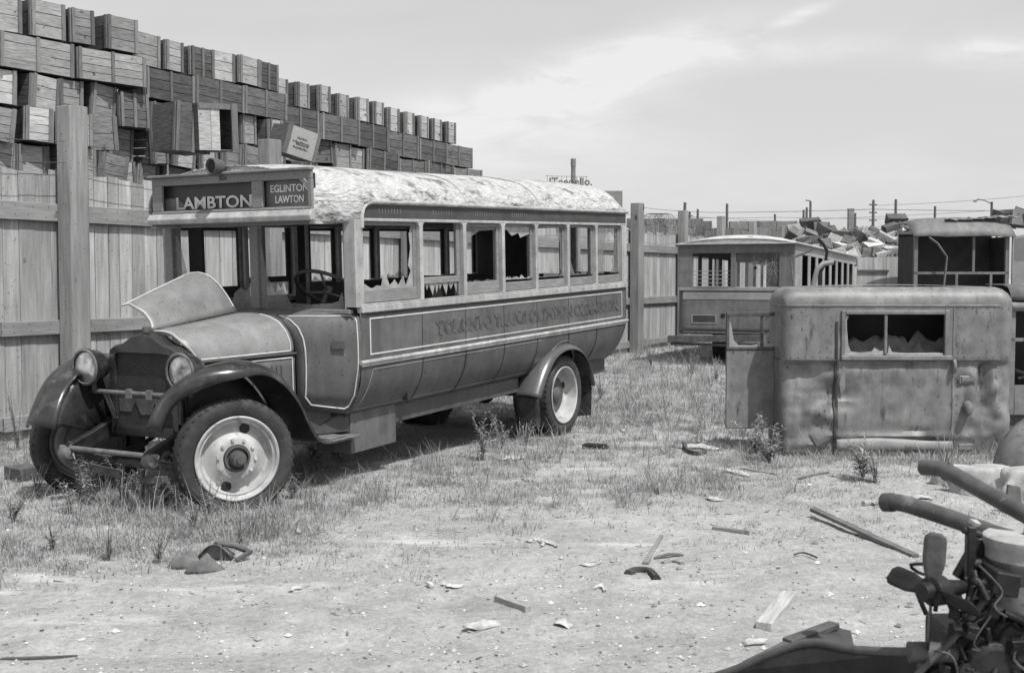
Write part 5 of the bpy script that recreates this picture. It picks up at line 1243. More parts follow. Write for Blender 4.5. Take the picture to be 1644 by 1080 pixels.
wire('lower faint overhead wire crossing behind the poles', wl(1085, 346, 1300, 357, 1) + wl(1300, 352, 1700, 331, 2)[1:], 118, .018)
wire('topmost faint overhead wire at far right', wl(1402, 330, 1700, 309, 3), 112, .018)
wire('lowest overhead wire above the crates', wl(1020, 347, 1244, 349, 2) + wl(1244, 349, 1720, 350, 2)[1:], 120, .018)
# chimneys and roof sign
top = Y(920.5, 255, 300); b = MB(); b.lathe([(0, 0), (.75, 0), (.6, top.z - 2), (.68, top.z - 2), (.68, top.z), (0, top.z)], 16, Matrix.Translation((top.x, top.y, 0)) @ Euler((R(90), 0, 0)).to_matrix().to_4x4())
o = b.build('chimney', M['brick'], None, smooth=40); tag(o, label='tall round factory chimney rising beyond the bus roof beside a roof sign', cat='chimney')
top = Y(1366, 335, 260); ch = empty('chimney', (top.x, top.y, 0), label='square grey chimney among the poles on the right horizon', cat='chimney')
b = MB(); b.b2(-.6, .6, -.6, .6, 0, top.z - .4); b.build('stack', M['brick'], ch)
b = MB(); b.b2(-.65, .65, -.65, .65, top.z - .4, top.z); b.build('cap', M['brick'], ch)
fb = empty('factory_building', (Y(895, 300, 285).x, 285, 0), label='far factory block carrying a roof sign, mostly hidden by the bus roof', cat='building')
zt = Y(895, 296, 285).z
b = MB(); b.b2(-14, 16, 0, 20, 0, zt - 1.6); b.build('wall', M['brick'], fb)
b = MB()
for x in np.arange(-2.5, 7.5, 1.2): b.tube([(x, .5, zt - 1.7), (x, .5, zt + 2.0)], .05, 4)
b.tube([(-3, .5, zt + 2.1), (7.5, .5, zt + 1.9)], .05, 4)
b.build('sign_frame', M['iron'], fb)
text_mesh('sign_lettering', 'ITeeoello.', 2.6, Matrix(((1, 0, 0, -2.0), (0, 0, -1, 0), (0, 1, 0, zt - .2), (0, 0, 0, 1))), M['pole'], fb, extrude=.06, width=10.5, offset=.02)

# ------------------------------------------------------------------ engine and scrap in the foreground
EN = empty('engine', (1.55, 3.5, 0), label='stripped oily engine with fan, pale canister and exhaust pipe in the near right corner', cat='engine')
eo = Vector((1.55, 3.5, 0))
def E_(px, py, d): return Y(px, py, d) - eo
def sph(p): return tuple(p)
c = E_(1655, 858, 3.5)
b = MB(); b.lathe([(0, 0), (.13, 0), (.138, -.006), (.138, -.03), (.133, -.036), (.133, -.07)], 40, Matrix.Translation(c) @ Euler((R(90), 0, 0)).to_matrix().to_4x4()); CAN = b.build('canister_lid', M['concrete'], EN, smooth=40)
b = MB(); b.lathe([(.133, -.07), (.134, -.075), (.134, -.128), (.133, -.133)], 40, Matrix.Translation(c) @ Euler((R(90), 0, 0)).to_matrix().to_4x4()); b.build('canister_band', M['iron'], EN, smooth=40)
b = MB(); b.lathe([(.133, -.133), (.133, -.21), (.115, -.235), (.09, -.245), (0, -.245)], 40, Matrix.Translation(c) @ Euler((R(90), 0, 0)).to_matrix().to_4x4()); b.build('canister_bowl', M['canister'], EN, smooth=50)
b = MB(); b.lathe([(0, .02), (.02, .02), (.022, 0)], 10, Matrix.Translation(c + Vector((0, .0, .0))) @ Euler((R(90), 0, 0)).to_matrix().to_4x4()); b.build('wing_nut', M['iron'], EN)
b = MB(); b.tube(cat([tuple(E_(x, y, d)) for x, y, d in ((1422, 806, 3.95), (1440, 806, 3.92), (1465, 812, 3.88), (1530, 833, 3.75), (1600, 858, 3.6), (1640, 868, 3.55))], 4), .029, 14); b.tube([tuple(E_(1420, 806, 3.96)), tuple(E_(1434, 806, 3.93))], .033, 14); b.build('exhaust_pipe', M['pipe'], EN, smooth=50)
b = MB(); b.box(E_(1562, 846, 3.66) + Vector((0, -.02, .018)), (.03, .03, .012), (.3, .2, .4)); b.build('pipe_clamp', M['disc'], EN)
# block
b = MB(); b.b2(-.16, 1.0, -.05, .32, .25, .62).b2(-.05, 1.0, .0, .28, .62, .78); b.b2(-.12, 1.0, .02, .26, .12, .25); b.build('block', M['oily'], EN, bevel=.02, seg=2)
b = MB(); b.b2(-.20, .02, -.04, .22, .28, .66); b.b2(-.26, -.18, .0, .2, .2, .52); b.lathe([(0, -.07), (.07, -.065), (.085, -.05), (.085, 0)], 24, Matrix.Translation((-.10, -.04, .58))); b.lathe([(0, -.06), (.05, -.055), (.06, -.04), (.06, 0)], 20, Matrix.Translation((-.16, -.03, .42))); b.build('timing_case', M['oily'], EN, bevel=.012)
b = MB(); rnd = random.Random(3)
for k in range(60):
    x, y, z = rnd.uniform(-.26, .5), rnd.uniform(-.14, .06), rnd.uniform(.40, .86)
    q = [(x, y, z)]
    for j in range(3): q.append((q[-1][0] + rnd.uniform(-.07, .09), q[-1][1] + rnd.uniform(-.03, .03), q[-1][2] + rnd.uniform(-.09, .07)))
    b.tube(cat(q, 3), rnd.uniform(.005, .014), 7)
q_ = b.build('hoses', M['oily'], EN, smooth=60); q_['kind'] = 'stuff'
b = MB()
for k in range(26):
    x, z = rnd.uniform(-.15, .5), rnd.uniform(.35, .82); b.lathe([(0, -.02), (.012, -.02), (.014, 0)], 6, Matrix.Translation((x, -.055 - rnd.uniform(0, .03), z)))
b.lathe([(0, -.10), (.03, -.10), (.09, -.08), (.10, -.06), (.10, 0)], 24, Matrix.Translation((.18, -.04, .52))); b.lathe([(0, -.05), (.06, -.05), (.07, -.04), (.07, 0)], 20, Matrix.Translation((-.02, -.05, .66)))
b.b2(.02, .14, -.10, -.05, .66, .80); b.b2(.26, .40, -.12, -.05, .60, .70); b.box((-.06, -.06, .84), (.12, .10, .07), (.1, .2, .1))
q_ = b.build('fittings', M['oily'], EN, bevel=.004); q_['kind'] = 'stuff'
b = MB()
for k in range(150):
    x, z = rnd.uniform(-.27, .55), rnd.uniform(.28, .82); sx_, sz_ = rnd.uniform(.008, .04), rnd.uniform(.008, .05); b.box((x, -.06 - rnd.uniform(0, .05), z), (sx_, rnd.uniform(.02, .06), sz_), (rnd.uniform(-.4, .4), rnd.uniform(-.5, .5), rnd.uniform(-.4, .4)))
for k in range(9): b.box((.02 + k * .06, -.07, .47), (.012, .05, .22))
q_ = b.build('castings', M['oily'], EN, bevel=.003); q_['kind'] = 'stuff'
b = MB()
for k in range(40):
    x, y, z = rnd.uniform(-.2, .5), rnd.uniform(-.17, -.05), rnd.uniform(.4, .95); q = [(x, y, z)]
    for j in range(3): q.append((q[-1][0] + rnd.uniform(-.06, .08), q[-1][1] + rnd.uniform(-.02, .02), q[-1][2] + rnd.uniform(-.1, .05)))
    b.tube(cat(q, 4), rnd.uniform(.002, .005), 5)
q_ = b.build('wiring', M['iron'], EN, smooth=60); q_['kind'] = 'stuff'
b = MB(); b.tube(cat([tuple(E_(x, y, 3.42)) for x, y in ((1644, 905), (1600, 940), (1560, 990), (1520, 1035), (1482, 1072), (1450, 1110))], 3), .011, 8); b.tube(cat([tuple(E_(x, y, 3.38)) for x, y in ((1500, 1045), (1525, 1050), (1537, 1075), (1538, 1110))], 3), .004, 6); b.build('control_rod', M['iron'], EN, smooth=60)
b = MB(); b.box(E_(1558, 888, 3.5), (.028, .03, .17)); b.tube([tuple(E_(1545, 850, 3.5)), tuple(E_(1575, 858, 3.5))], .012, 8); b.box(E_(1572, 905, 3.55), (.10, .05, .14), (0, .5, 0)); b.tube([tuple(E_(1560, 905, 3.5)), tuple(E_(1590, 905, 3.5))], .02, 8); b.tube(cat([tuple(E_(x, y, 3.46)) for x, y in ((1550, 925), (1560, 965), (1585, 975), (1600, 950))], 3), .008, 6); b.build('carburettor', M['oily'], EN, bevel=.006)
# fan
hub = E_(1500, 948, 3.42)
FM = Matrix.Translation(hub) @ Euler((0, 0, R(-66))).to_matrix().to_4x4()     # fan axis is local -Y
b = MB(); b.lathe([(0, -.05), (.028, -.05), (.03, -.02), (.045, -.015), (.045, .03), (.03, .04), (.02, .12)], 18, FM); FH = b.build('fan', M['oily'], EN, smooth=40)
for k in range(4):
    a = R(86 + 90 * k); b = MB()
    def bl(u, v, a=a):
        r = .03 + .150 * u; w_ = (.020 + .013 * min(1, u * 2.5)) * (1 if u < .85 else math.sqrt(max(0, 1 - ((u - .85) / .15) ** 2 * .75))); s_ = (v - .5) * 2 * w_; tw = R(-38)
        p = Vector((r * math.cos(a) - s_ * math.sin(a) * math.cos(tw), -.01 + s_ * math.sin(tw), r * math.sin(a) + s_ * math.cos(a) * math.cos(tw)))
        return FM @ p
    b.grid(bl, 12, 4); b.build('fan_blade', M['iron'] if k == 0 else M['oily'], FH, smooth=60, solid=.003)  # top blade paler as if sunlit, the others toned darker for shade
# frame rails beneath the engine down to the ground
b = MB(); pa = E_(1470, 1046, 3.45); pb = E_(1290, 1032, 3.75); pcx = E_(1170, 1078, 3.9)
b.tube(cat([tuple(pa), tuple(lerp(pa, pb, .5) + Vector((0, 0, -.008))), tuple(pb), tuple(pcx), tuple(pcx + Vector((-.2, .1, -.1)))], 4), .014, 8)
b.tube([tuple(pa + Vector((-.02, 0, 0))), tuple(pa + Vector((.12, 0, .0)))], .032, 12)
b.build('front_rod', M['pipe'], EN, smooth=60)
b = MB(); b.prism([tuple(pb), tuple(pa), tuple(pa + Vector((.05, .02, -.55))), tuple(pcx + Vector((-.1, 0, -.45))), tuple(pcx)], (0, .02, 0)); b.b2(-.3, 1.0, -.02, .04, .3, .36); b.b2(-.3, 1.0, .3, .36, .3, .36); b.b2(-.1, -.02, 0, .3, .0, .3); b.b2(.8, .88, 0, .3, 0, .3); b.build('chassis_stub', M['oily'], EN)
# open sheet-metal tray beside it
SH = empty('sheet_metal_tray', gp(1330, 1130), (0, 0, R(24)), label='bent dark sheet-metal cowling with a slotted flange, bottom edge of the photo', cat='scrap metal')
q0 = Y(1268, 1032, 4.15); q1 = Y(1340, 1007, 4.3); q2 = Y(1366, 1012, 4.3); q3 = Y(1364, 1046, 4.1); q4 = Y(1240, 1046, 4.0)
SH.rotation_euler = (0, 0, 0); so2 = SH.location
def S_(p): return tuple(p - so2)
b = MB(); b.prism([S_(q0), S_(q1), S_(q3), S_(q4)], (0, .006, 0)); b.prism([S_(q1), S_(q2), S_(q3 + Vector((.02, 0, 0))), S_(q3)], (0, .006, 0)); b.prism([S_(q4), S_(q3), S_(q3 + Vector((0, 0, -.75))), S_(q4 + Vector((-.3, 0, -.75)))], (0, .006, 0)); b.build('sheet', M['dark'], SH)
b = MB(); b.beam(S_(q0 + Vector((-.01, 0, .005))), S_(q1 + Vector((0, 0, .012))), .05, .022); b.beam(S_(Y(1200, 1066, 4.0)), S_(q0), .05, .012); b.build('flange', M['iron'], SH, bevel=.003)
# second exhaust pipe, further back
b = MB(); b.tube(cat([tuple(Y(x, y, d)) for x, y, d in ((1482, 750, 4.5), (1500, 751, 4.45), (1520, 756, 4.4), (1580, 789, 4.2), (1660, 833, 3.95), (1760, 885, 3.7), (1800, 1100, 3.6), (1800, 1300, 3.6))], 4), .031, 16)
o = b.build('exhaust_pipe', M['pipe'], None, smooth=50); tag(o, label='long rusty exhaust pipe with an elbow end, above and behind the engine pipe', cat='pipe')
b = MB(); cl = Y(1519, 756, 4.4); b.tube([tuple(cl + Vector((-.004, 0, .002))), tuple(cl + Vector((.012, -.002, -.004)))], .036, 16); ring = b.build('clamp_ring', M['iron'], o)

# ------------------------------------------------------------------ rubble, planks, scraps
def rock(p, s, seed, name, lab, m=M['concrete'], grp=None, flat=.7):
    import bmesh
    bm = bmesh.new(); bmesh.ops.create_icosphere(bm, subdivisions=4, radius=1)
    for v in bm.verts:
        n_ = noise.noise(v.co * 1.3 + Vector((seed, 0, 0))) * .35 + noise.noise(v.co * 3 + Vector((seed, 5, 0))) * .14 + .05 * noise.noise(v.co * 9 + Vector((seed, 0, 9))); v.co = v.co * (1 + n_)
        v.co.z = max(-.35, min(.75, v.co.z)) 
        v.co = Vector((v.co.x * s[0], v.co.y * s[1], v.co.z * s[2]))
    me = bpy.data.meshes.new(name); bm.to_mesh(me); bm.free(); me.materials.append(m); me.shade_smooth()
    o = bpy.data.objects.new(name, me); col.objects.link(o); o.location = p; tag(o, label=lab, cat='rubble', group=grp); return o
rock(gp(1582, 790, .02), (.30, .2, .27), 3, 'concrete_lump', 'rounded pale concrete lump left of the flat-faced one, near the pipes')
rock(gp(1650, 800, .03), (.30, .24, .28), 8, 'concrete_lump', 'large flat-faced concrete lump at the right edge below the grey fender')
rock(gp(1533, 775, .0), (.18, .15, .2), 13, 'concrete_lump', 'small concrete lump nearest the pipe end beneath the cab')
b = MB(); b.prism([(0, 0, -.02), (.13, 0, -.02), (.11, 0, .2), (.02, 0, .22)], (0, .03, 0)); o = b.build('tin_offcut', M['iron_lt'], None); o.location = gp(1614, 822); tag(o, label='dark upright offcut leaning against the large concrete lump', cat='scrap metal')
def plank(name, p0, p1, wd, th, lab, m=M['drywood'], lift=(0, 0), taper=.6, cat_='wood scrap', curve=0):
    a = gp(*p0, lift[0] + th / 2 - .004); c = gp(*p1, lift[1] + th / 2 - .004)
    d = (c - a); l_ = d.length; ang = math.atan2(d.y, d.x); b = MB(); secs = []
    for t in np.linspace(0, 1, 9):
        w2 = wd / 2 * lerp(1, taper, t) * (1 + .12 * noise.noise(Vector((t * 5, l_, 0)))); z = curve * math.sin(math.pi * t) + .004 * noise.noise(Vector((t * 7, 3, l_)))
        x = l_ * t; secs.append([(x, -w2, z - th / 2), (x, w2, z - th / 2), (x, w2 * .95, z + th / 2), (x, -w2 * .95, z + th / 2)])
    b.loft(secs, closed=True, caps=True); o = b.build(name, m, None, bevel=.002); o.location = a
    o.rotation_euler = (0, -math.atan2(c.z - a.z, math.hypot(d.x, d.y)), ang); tag(o, label=lab, cat=cat_); return o
plank('plank', (1306, 829), (1470, 893), .06, .025, 'long dark split plank running towards the engine fan', lift=(.05, .0), m=M['iron_lt'], taper=1)
plank('timber_block', (1226, 1006), (1268, 960), .085, .045, 'pale worn timber block lying alone in the right foreground', taper=1.0)
plank('wood_strip', (1144, 852), (1203, 857), .05, .03, 'short dark wood strip left of the long split plank', taper=.7)
plank('wood_strip', (1036, 905), (1062, 862), .04, .02, 'pale thin stick pointing away, in the middle of the yard')
plank('wood_strip', (990, 720), (1110, 717), .05, .03, 'long straight pale stick beyond the bus rear wheel')
plank('wood_strip', (802, 958), (848, 984), .07, .035, 'pale chip of wood with a dark end in the centre foreground', taper=.5)
plank('wood_strip', (938, 719), (974, 721), .16, .05, 'dark flat block in the grass beyond the rear wheel', m=M['oily'], taper=.9)
plank('wood_strip', (1160, 755), (1232, 745), .05, .02, 'grey splintered lath left of the cab, upper of a bundle', taper=.5)
plank('wood_strip', (1172, 748), (1250, 762), .06, .02, 'grey splintered lath left of the cab, crossing the bundle', taper=.5)
plank('wood_strip', (1185, 740), (1275, 752), .04, .02, 'thin bleached lath lying nearest the cab corner', taper=.5)
plank('wood_strip', (1282, 770), (1330, 760), .03, .02, 'dark crooked stick in front of the cab sill', m=M['iron'])
plank('wood_strip', (1042, 783), (1056, 795), .05, .03, 'small dark block tilted in sparse grass at mid yard', m=M['oily'])
plank('wood_strip', (790, 712), (838, 703), .03, .02, 'thin dark stick beside the broadleaf weed near the rear wheel', m=M['iron'])
plank('wood_strip', (0, 1050), (125, 1040), .02, .012, 'long thin twig in the lower left corner', m=M['iron'], taper=.3)
plank('wood_strip', (1096, 892), (1050, 898), .03, .015, 'thin curved root in the middle of the yard', m=M['iron_lt'], curve=.015)
plank('cardboard_sheet', (516, 872), (560, 845), .20, .008, 'square sheet of pale cardboard flat on the ground below the bus door', m=M['drywood'], taper=1, cat_='cardboard')
plank('corrugated_sheet', (352, 850), (388, 822), .16, .012, 'small ribbed sheet lying by the front wheel', m=M['rail'], taper=.9, cat_='scrap metal')
plank('wood_strip', (20, 770), (56, 765), .3, .12, 'dark rotten beam end lying at the foot of the fence, far left', m=M['iron'], taper=.9)
def scrap(px, py, sx, sy, lab, m=M['paper'], seed=0, h=.025, name='paper_scrap', cat_='paper', rz=None):
    rn = random.Random(seed + 5); p = gp(px, py, .012); b = MB(); n = 14; cyc = []
    for k in range(n):
        a = 2 * math.pi * k / n; r = 1 + rn.uniform(-.35, .25); cyc.append((sx * r * math.cos(a), sy * r * math.sin(a)))
    ring = [(x, y, h * noise.noise(Vector((x * 20 + seed, y * 20, 1)))) for x, y in cyc]; mid = [(x * .5, y * .5, h * (.5 + noise.noise(Vector((x * 15, y * 15 + seed, 4))))) for x, y in cyc]
    b.v = [Vector(q) for q in ring + mid] + [Vector((0, 0, h * .6))]
    for k in range(n): q = (k + 1) % n; b.f += [(k, q, n + q, n + k), (n + k, n + q, 2 * n)]
    o = b.build(name, m, None, smooth=40, solid=.003); o.location = p; o.rotation_euler = (0, 0, rn.uniform(0, 3) if rz is None else rz); tag(o, label=lab, cat=cat_); return o
P_ = [(480, 857, .05, .02, 'tiny white paper flake left of the cardboard sheet'), (822, 740, .16, .05, 'crumpled white paper in grass near the rear wheel'), (1147, 802, .08, .05, 'bright white torn paper at mid yard, left of the long plank'),
      (1478, 800, .10, .04, 'white crumpled paper between the two pipe ends'), (1125, 720, .28, .14, 'heap of pale plaster rubbish left of the open cab door'), (1075, 715, .06, .03, 'small pale flake beyond the stick'),
      (1180, 760, .25, .06, 'pale plaster fragments under the lath bundle'), (846, 773, .06, .02, 'narrow white flake in sparse grass at mid yard'), (1400, 808, .05, .03, 'small pale can lying before the pipe end'),
      (960, 605 + 20, .08, .03, 'pale paper lying under the rear of the bus'), (1162, 632, .06, .05, 'white paper caught in weeds left of the cab door'), (1000, 690, .07, .03, 'pale flake beyond the rear wheel near the sticks'),
      (775, 1004, .12, .03, 'pale flat dust clod in the bottom centre'), (690, 940, .03, .02, 'tiny white chip right of the curled strip'), (905, 1004, .06, .03, 'pale clod right of the flat one in the bottom centre'), (1212, 1035, .08, .03, 'pale stone below the timber block')]
for i, (x, y, sx, sy, lab) in enumerate(P_): scrap(x, y, sx, sy, lab, seed=i * 3)
def px_seed(p): return p[0][0] % 7
def curl(pts, lab, r=.012, m=M['paper'], name='paper_strip', cat_='paper', zz=.02):
    b = MB(); q = cat([tuple(gp(x, y, zz)) for x, y in pts], 3)
    if m is M['paper']:
        ws = [.35 + .65 * abs(math.sin(i * 1.7 + px_seed(pts))) for i in range(len(q))]
        b.loft([[(p[0] - r * 1.3 * w_, p[1] - r * 1.5 * w_, p[2] - .008), (p[0], p[1], p[2] + .006 * w_), (p[0] + r * 1.3 * w_, p[1] + r * 1.5 * w_, p[2] - .010 * w_)] for p, w_ in zip(q, ws)])
    else: b.tube(q, r, 6)
    o = b.build(name, m, None, smooth=60); tag(o, label=lab, cat=cat_); return o
curl([(466, 948), (472, 944), (486, 943), (497, 940)], 'white curled paper strip in the left foreground')
curl([(845, 869), (856, 872), (866, 868), (872, 876), (868, 882)], 'white looped strip, left one of a pair in the centre')
curl([(868, 868), (880, 872), (890, 876), (894, 882)], 'white looped strip, right one of a pair in the centre')
curl([(932, 905), (944, 910), (960, 907), (964, 903), (950, 902)], 'pale oval ring of wire right of the looped strips', r=.008)
curl([(710, 936), (722, 941), (736, 942), (746, 940)], 'pale bent strip in the centre foreground')
curl([(955, 942), (966, 940), (972, 945)], 'small pale arched strip at the centre right', r=.009)
curl([(1008, 922), (1022, 916), (1042, 918), (1054, 930)], 'half buried dark arched tyre strip in the centre right', r=.03, m=M['rubber'], name='tyre_strip', cat_='rubber', zz=.0)
curl([(1064, 905), (1080, 902), (1096, 908)], 'small brown arched strip beyond the half buried tyre', r=.018, m=M['rail'], name='tyre_strip', cat_='rubber', zz=.0)
curl([(1312, 900), (1290, 893), (1275, 897)], 'thin dark curved wire at mid right', r=.006, m=M['iron'], name='wire', cat_='wire')
curl([(1098, 716), (1104, 728), (1120, 733), (1132, 730)], 'dark curved scrap beside the plaster heap', r=.025, m=M['iron'], name='metal_strip', cat_='scrap metal')
curl([(1386, 830 - 20), (1400, 808), (1418, 809)], 'small pale tube lying before the pipe end', r=.022, m=M['concrete'], name='tube_piece', cat_='pipe')
# old rags, left foreground
def rag(px, py, sx, sy, h, lab, seed):
    b = MB()
    def f(u, v):
        x = (u - .5) * 2; y = (v - .5) * 2; r = math.hypot(x, y); e = max(0, 1 - r ** 2.2)
        return (x * sx, y * sy, h * e * (1 + .5 * noise.noise(Vector((x * 2 + seed, y * 2, 0)))) + .012 * noise.noise(Vector((x * 5, y * 5, seed))) - .004)
    b.grid(f, 20, 14, skip=lambda u, v: math.hypot(u - .5, v - .5) > .5); o = b.build('rag', M['rag'], None, smooth=70, solid=.006); o.location = gp(px, py); o.rotation_euler = (0, 0, seed * .7); tag(o, label=lab, cat='rag')
rag(300, 912, .12, .05, .09, 'pale rolled rag, left one of three in the left foreground', 0)
rag(330, 919, .12, .045, .09, 'dark-edged rolled rag, nearest one of three in the left foreground', .3)
b = MB(); b.prism([(-.12, 0, 0), (.02, .0, .12), (.10, .02, .02), (.02, .05, 0)], (0, .04, 0)); b.tube([(.0, .03, .11), (.12, .05, .09), (.22, .03, .05), (.16, -.06, .02)], [.012, .02, .02, .01], 8); b.grid(lambda u, v: (-.1 + .22 * u, -.02 + .1 * v, .02 + .09 * math.sin(3.1 * u) * (1 - v * .4)), 8, 5)
o = b.build('rag', M['rag'], None, smooth=50, solid=.005); o.location = gp(342, 901); tag(o, label='folded standing rag, farthest one of three in the left foreground', cat='rag')
# far debris behind fence foot
# ------------------------------------------------------------------ pebbles
rnd = random.Random(11); b = MB(); 
for k in range(5000):
    yy = 4.2 + 12 * rnd.random() ** 1.5; xx = rnd.uniform(-.47, .47) * yy * 1.02; s = rnd.uniform(.003, .011) * (1 + 1.2 * (rnd.random() < .06)); z = gh(xx, yy)
    vs = [(rnd.uniform(.7, 1.3) * a * s + xx, rnd.uniform(.7, 1.3) * c * s + yy, e * s * .7 + z + s * .2) for a, c, e in ((1, 0, 0), (0, 1, 0), (-1, 0, 0), (0, -1, 0), (0, 0, 1), (0, 0, -1))]
    b.add(vs, [(0, 1, 4), (1, 2, 4), (2, 3, 4), (3, 0, 4), (1, 0, 5), (2, 1, 5), (3, 2, 5), (0, 3, 5)])
me = bpy.data.meshes.new('gravel'); me.from_pydata([tuple(v) for v in b.v], [], b.f); me.materials.append(M['stone']); o = bpy.data.objects.new('gravel', me); col.objects.link(o)
tag(o, label='loose pebbles and chips scattered over the sandy yard', cat='gravel', kind='stuff')
b = MB()
for k in range(2200):
    yy = 5.0 + 11 * rnd.random() ** 1.2; xx = rnd.uniform(-.5, .5) * yy; z = gh(xx, yy); l_ = rnd.uniform(.006, .022) * (1 + 2.5 * (rnd.random() < .08)); a = rnd.uniform(0, 3.14)
    b.box((xx, yy, z + .004), (l_, rnd.uniform(.003, .014), rnd.uniform(.002, .006)), (rnd.uniform(-.2, .2), rnd.uniform(-.3, .3), a))
me = bpy.data.meshes.new('litter'); me.from_pydata([tuple(v) for v in b.v], [], b.f); me.materials.append(M['litter']); o = bpy.data.objects.new('litter', me); col.objects.link(o)
tag(o, label='fine splinters, chips and twigs littering the yard', cat='litter', kind='stuff')
# ------------------------------------------------------------------ grass
def fdist(x, y): return -((Vector((x, y, 0)) - FA).dot(FN))
BO = Vector((-2.811, 9.128)); BU = Vector((math.cos(R(60.74)), math.sin(R(60.74)))); BV = Vector((-BU.y, BU.x))
def busl(x, y): d = Vector((x, y)) - BO; return d.dot(BU), d.dot(BV)
def dens(x, y):
    if fdist(x, y) < .05: return 0
    u, v = busl(x, y)
    n1 = noise.noise(Vector((x * .9, y * .9, 4))) * .5 + .5; n2 = noise.noise(Vector((x * 2.6, y * 2.6, 8))) * .5 + .5
    d = .10 * n1
    fd_ = fdist(x, y); d += .75 * math.exp(-(fd_ / 1.3) ** 2)
    if -.9 < v + 1.1 < .9 and -1 < u < 7.5: d += .35 * math.exp(-((v + 1.25) / .45) ** 2)
    # left foreground
    d += .42 * math.exp(-((x + 3.6) / 1.8) ** 2 - ((y - 8.0) / .75) ** 2) + .25 * math.exp(-((x + 2.7) / 1.0) ** 2 - ((y - 7.4) / .5) ** 2)
    d += .55 * math.exp(-((x + 1.0) / 1.6) ** 2 - ((y - 9.4) / .8) ** 2)
    d += .35 * math.exp(-((x - .9) / 1.3) ** 2 - ((y - 9.6) / 1.1) ** 2)
    d += 1.0 * sm(13.0, 15.5, y + .3 * x) * (1 - sm(30, 36, y))
    d += .45 * sm(8.6, 11.5, y)
    d += .8 * math.exp(-((x - 2.35) / .35) ** 2 - ((y - 11.3) / .6) ** 2) + .6 * (2.2 < x < 5 and 10.8 < y < 11.6)
    d += .35 * math.exp(-((u + .2) / .8) ** 2 - (v / 1.2) ** 2) + .25 * math.exp(-((u + .7) / .5) ** 2 - ((v + .3) / 1.5) ** 2)
    n3 = noise.noise(Vector((x * 5, y * 5, 3))) * .5 + .5
    d *= .06 + 7.5 * (n1 * n2 * n3) ** 1.5 * 2.2
    d *= sm(6.0, 8.0, y + .25 * x * -1 - .3 * 0) if x > -2 else sm(5.6, 7.4, y)
    if 1.0 < u < 6.5 and -.7 < v < .9: d *= .35
    return d
def blades(name, count, mcol, hmul, wmul, seed, thr, lab, per=7, region=None):
    rnd = random.Random(seed); V = []; F = []; made = 0; tries = 0
    while made < count and tries < count * 60:
        tries += 1
        if region: yy = rnd.uniform(region[2], region[3]); xx = rnd.uniform(region[0], region[1])
        else:
            yy = 5.5 + 25 * rnd.random() ** 1.7; xx = rnd.uniform(-.50, .50) * yy
        if rnd.random() > dens(xx, yy) * thr: continue
        made += 1; h0 = hmul * rnd.uniform(.5, 1.3) * (.7 + .5 * min(1.6, dens(xx, yy))); nb = per + rnd.randint(-2, 3); far = 1 if yy < 12 else 1.5
        for k in range(nb):
            a = rnd.uniform(0, 6.283); bx = xx + rnd.gauss(0, .04); by = yy + rnd.gauss(0, .04); bz = gh(xx, yy) - .004
            h = h0 * rnd.uniform(.45, 1.15); ln = h * rnd.uniform(.2, 1.7); w_ = wmul * rnd.uniform(.7, 1.4) * far
            px_, py_ = -math.sin(a) * w_, math.cos(a) * w_; i = len(V); dx, dy = math.cos(a) * ln, math.sin(a) * ln
            V += [(bx - px_, by - py_, bz), (bx + px_, by + py_, bz), (bx + dx * .4 + px_ * .8, by + dy * .4 + py_ * .8, bz + h * .6), (bx + dx * .4 - px_ * .8, by + dy * .4 - py_ * .8, bz + h * .6), (bx + dx, by + dy, bz + h * rnd.uniform(.85, 1.05))]
            F += [(i, i + 1, i + 2, i + 3), (i + 3, i + 2, i + 4)]
    me = bpy.data.meshes.new(name); me.from_pydata(V, [], F); me.materials.append(mcol); o = bpy.data.objects.new(name, me); col.objects.link(o); tag(o, label=lab, cat='grass', kind='stuff')
blades('dry_grass', 19000, M['grass_dry'], .052, .0016, 1, 1.8, 'thin dry grass scattered over the yard')
blades('green_weeds', 11000, M['grass_green'], .050, .0022, 2, 1.3, 'low green weeds growing in patches over the yard', per=8)
V = []; F = []; rnd = random.Random(31); made = 0
while made < 9000:
    yy = 5.5 + 22 * rnd.random() ** 1.6; xx = rnd.uniform(-.5, .5) * yy
    if rnd.random() > dens(xx, yy) * .9: continue
    made += 1; z = gh(xx, yy); hh = rnd.uniform(.01, .07); 
    for k in range(rnd.randint(4, 8)):
        a = rnd.uniform(0, 6.283); L_ = rnd.uniform(.010, .030); e = rnd.uniform(-.3, .9); bx, by, bz = xx + rnd.gauss(0, .02), yy + rnd.gauss(0, .02), z + hh * rnd.random()
        d = Vector((math.cos(a), math.sin(a), e)).normalized() * L_; w_ = Vector((-math.sin(a), math.cos(a), rnd.uniform(-.4, .4))) * L_ * .28; p = Vector((bx, by, bz)); i = len(V)
        V += [tuple(p), tuple(p + d * .5 + w_), tuple(p + d), tuple(p + d * .5 - w_)]; F.append((i, i + 1, i + 2, i + 3))
me = bpy.data.meshes.new('ground_cover'); me.from_pydata(V, [], F); me.materials.append(M['grass_green']); o = bpy.data.objects.new('ground_cover', me); col.objects.link(o); tag(o, label='low small-leaved ground cover in patches over the yard', cat='ground cover', kind='stuff')
blades('cab_grass', 330, M['grass_dry'], .085, .0020, 17, 2.5, 'dry tangled grass along the foot of the dented cab', per=9, region=(2.0, 5.0, 10.55, 11.2))
blades('wheel_grass', 160, M['grass_dry'], .11, .0024, 18, 2.0, 'rank grass around the front wheels of the bus', per=9, region=(-4.6, -1.6, 7.6, 9.0))
blades('fence_weeds', 2000, M['grass_green'], .20, .0022, 5, .8, 'taller weeds along the fence and behind the buses', per=9)

